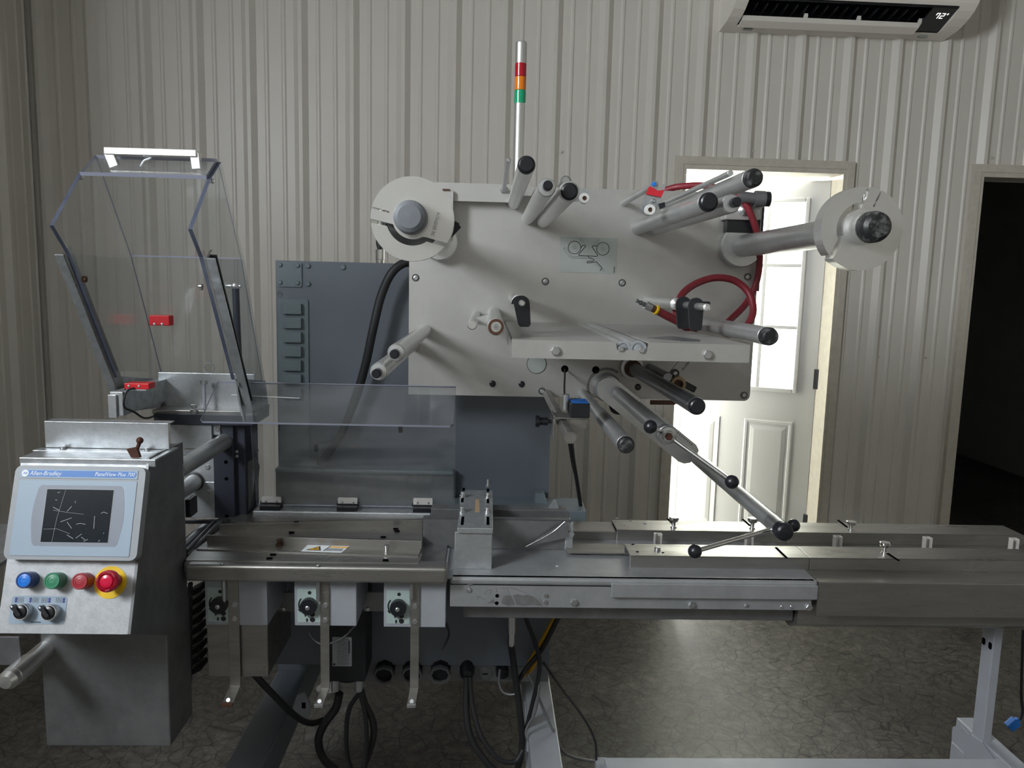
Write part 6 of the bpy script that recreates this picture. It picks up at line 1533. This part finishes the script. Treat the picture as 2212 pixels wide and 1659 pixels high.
for px, py in ((1000, 1074), (1054, 1076), (998, 1106), (1053, 1108)):
    p = atz(px, py, zt2); mb = MB().lathe((p.x, p.y, zt2), (0, 0, 1), [(0, .0095), (.002, .0095), (.002, .0075), (.007, .0075), (.007, .005), (.010, .005), (.010, .0075), (.014, .0068)], 6)
    part(mb, 'clamp_nut', M['zinc'], tpl)
p = atz(1054, 1052, zt2); part(MB().lathe((p.x, p.y, zt2), (0, 0, 1), [(0, .0075), (.006, .0075), (.006, .0035), (.020, .0035), (.021, .0025)], 12), 'stud', M['zinc'], tpl)
P = [atz(q, r, zt2) for q, r in ((1026, 1106), (1036, 1106), (1035, 1079), (1027, 1079))]
part(MB().prism([(v.x, v.y) for v in P], 'z', zt2 - .0002, zt2 + .0005), 'brass_tag', M['tan'], tpl)
# trough
tr_ = thing('forming_trough', 'grey steel forming trough with slanting plough fin under the bridge', 'forming trough', (at(1075, 1180, 1.745).x, 1.80, ZD))
ty0, ty1 = 1.745, 1.86
xa, xb = at(914, 1150, ty0).x, at(1232, 1150, ty0).x
zt0 = at(1000, 1121, ty0).z; zt1 = at(1050, 1105, ty1).z
part(MB().box(xa, xb, ty0, ty0 + .0025, ZD + .002, zt0).box(xa, xb, ty0, ty0 + .022, zt0 - .0025, zt0), 'front_wall', M['galv_dk'], tr_, bevel=.001)
part(MB().box(xa + .01, xb + .01, ty1, ty1 + .0025, ZD + .002, zt1 + .004).box(xa + .01, xb + .006, ty1, ty1 + .045, zt1 + .002, zt1 + .005), 'rear_wall', M['galv_dk'], tr_, bevel=.001)
P = [at(q, r, ty0 - .012) for q, r in ((1134, 1182), (1222, 1126), (1226, 1140), (1230, 1160), (1180, 1171))]
part(MB().prism([(v.x, v.z) for v in P], 'y', ty0 - .013, ty0 - .010), 'plough_fin', M['galv_dk'], tr_, bevel=.0006)
A, B = at(1136, 1181, ty0 - .013), at(1220, 1127, ty0 - .013); mid = at(1190, 1152, ty0 - .013)
part(MB().tube([A, mid, B], .0014, 6), 'fin_edge', M['chrome'], tr_)
P = [at(q, r, ty1 + .02) for q, r in ((1180, 1106), (1194, 1081), (1198, 1079), (1202, 1084), (1210, 1106))]
part(MB().prism([(v.x, v.z) for v in P], 'y', ty1 + .02, ty1 + .023), 'rear_fin', M['galv'], tr_, bevel=.0006)
P = [at(q, r, ty1 + .03) for q, r in ((1062, 1104), (1062, 1097), (1100, 1098), (1132, 1097), (1150, 1101), (1180, 1104))]
part(MB().prism([(v.x, v.z) for v in P], 'y', ty1 + .03, ty1 + .033), 'film_guide', M['galv'], tr_)
part(MB().box(xb - .012, xb + .006, ty0 - .004, ty0 + .012, ZD + .002, zt0 - .006), 'end_block', M['galv'], tr_, bevel=.001)
p = at(1233, 1154, ty0 - .006); fastener('hex', (p.x, ty0 - .004, p.z), .0085, tr_)

# ------------------------------------------------------------------ conveyor stand
SYp = 1.68
Xp = at(2145, 1400, SYp).x; Xq = at(2164, 1400, SYp).x; Yq = atx(2119, 1400, Xp).y
zc = at(2121, 1603, SYp).z
sd = thing('conveyor_stand', 'pale grey conveyor stand with slotted post and low cross rail', 'conveyor stand', (Xp, 1.75, 0))
part(MB().box(Xp, Xq, SYp, Yq, zc - .02, cz0 + .005), 'post', M['leg'], sd, bevel=.002)
for px, py in ((2125, 1385), (2139, 1395)):
    p = atx(px, py, Xp); part(MB().prism(rrect(p.y - .006, p.y + .006, p.z - .0085, p.z + .0085, .005), 'x', Xp - .0006, Xp + .001), 'post_slot', M['hole'], sd)
part(MB().box(Xp + .002, Xp + .045, 1.25, atx(2062, 1570, Xp).y, zc - .06, zc), 'foot_beam', M['leg'], sd, bevel=.003)
P = [atx(q, r, Xp - .002) for q, r in ((2058, 1579), (2060, 1570), (2075, 1566), (2094, 1586), (2099, 1586), (2121, 1603), (2147, 1640), (2083, 1640), (2057, 1613))]
part(MB().prism([(v.y, v.z) for v in P], 'x', Xp - .004, Xp), 'gusset_plate', M['leg'], sd, bevel=.0008)
a = atx(2070, 1640, Xp - .003); part(MB().box(Xp - .006, Xp + .03, a.y - .02, a.y + .03, 0, a.z + .03), 'leg', M['leg'], sd, bevel=.002)
zr_ = at(1700, 1637, 1.62).z
part(MB().box(at(1305, 1640, 1.62).x, Xp + .01, 1.56, 1.62, zr_ - .05, zr_), 'cross_rail', M['leg'], sd, bevel=.003)
x_ = at(1330, 1640, 1.62).x
part(MB().box(x_ - .02, x_ + .02, 1.565, 1.615, .0, zr_ - .04), 'leg', M['leg'], sd, bevel=.002)
# black cable with blue plug hanging at the right
cable('thin black cable hanging down beside the conveyor stand post', [(2210, 1360, 1.78), (2208, 1420, 1.78), (2206, 1500, 1.78), (2209, 1535, 1.78), (2204, 1553, 1.78), (2194, 1560, 1.78)], .0035)
pA, pB = at(2196, 1556, 1.78), at(2176, 1574, 1.78)
bp = thing('cable_plug', 'bright blue plug on the end of the thin hanging cable', 'plug', at(2180, 1580, 1.78))
dd = (pB - pA).normalized()
part(MB().bar(pA, pA + dd * .028, .022, .018, up=(0, 1, 0)), 'plug_body', M['blue_btn'], bp, bevel=.002)
part(MB().bar(pA - dd * .006, pA, .010, .010, up=(0, 1, 0)), 'plug_collar', M['blue_btn'], bp, bevel=.001)
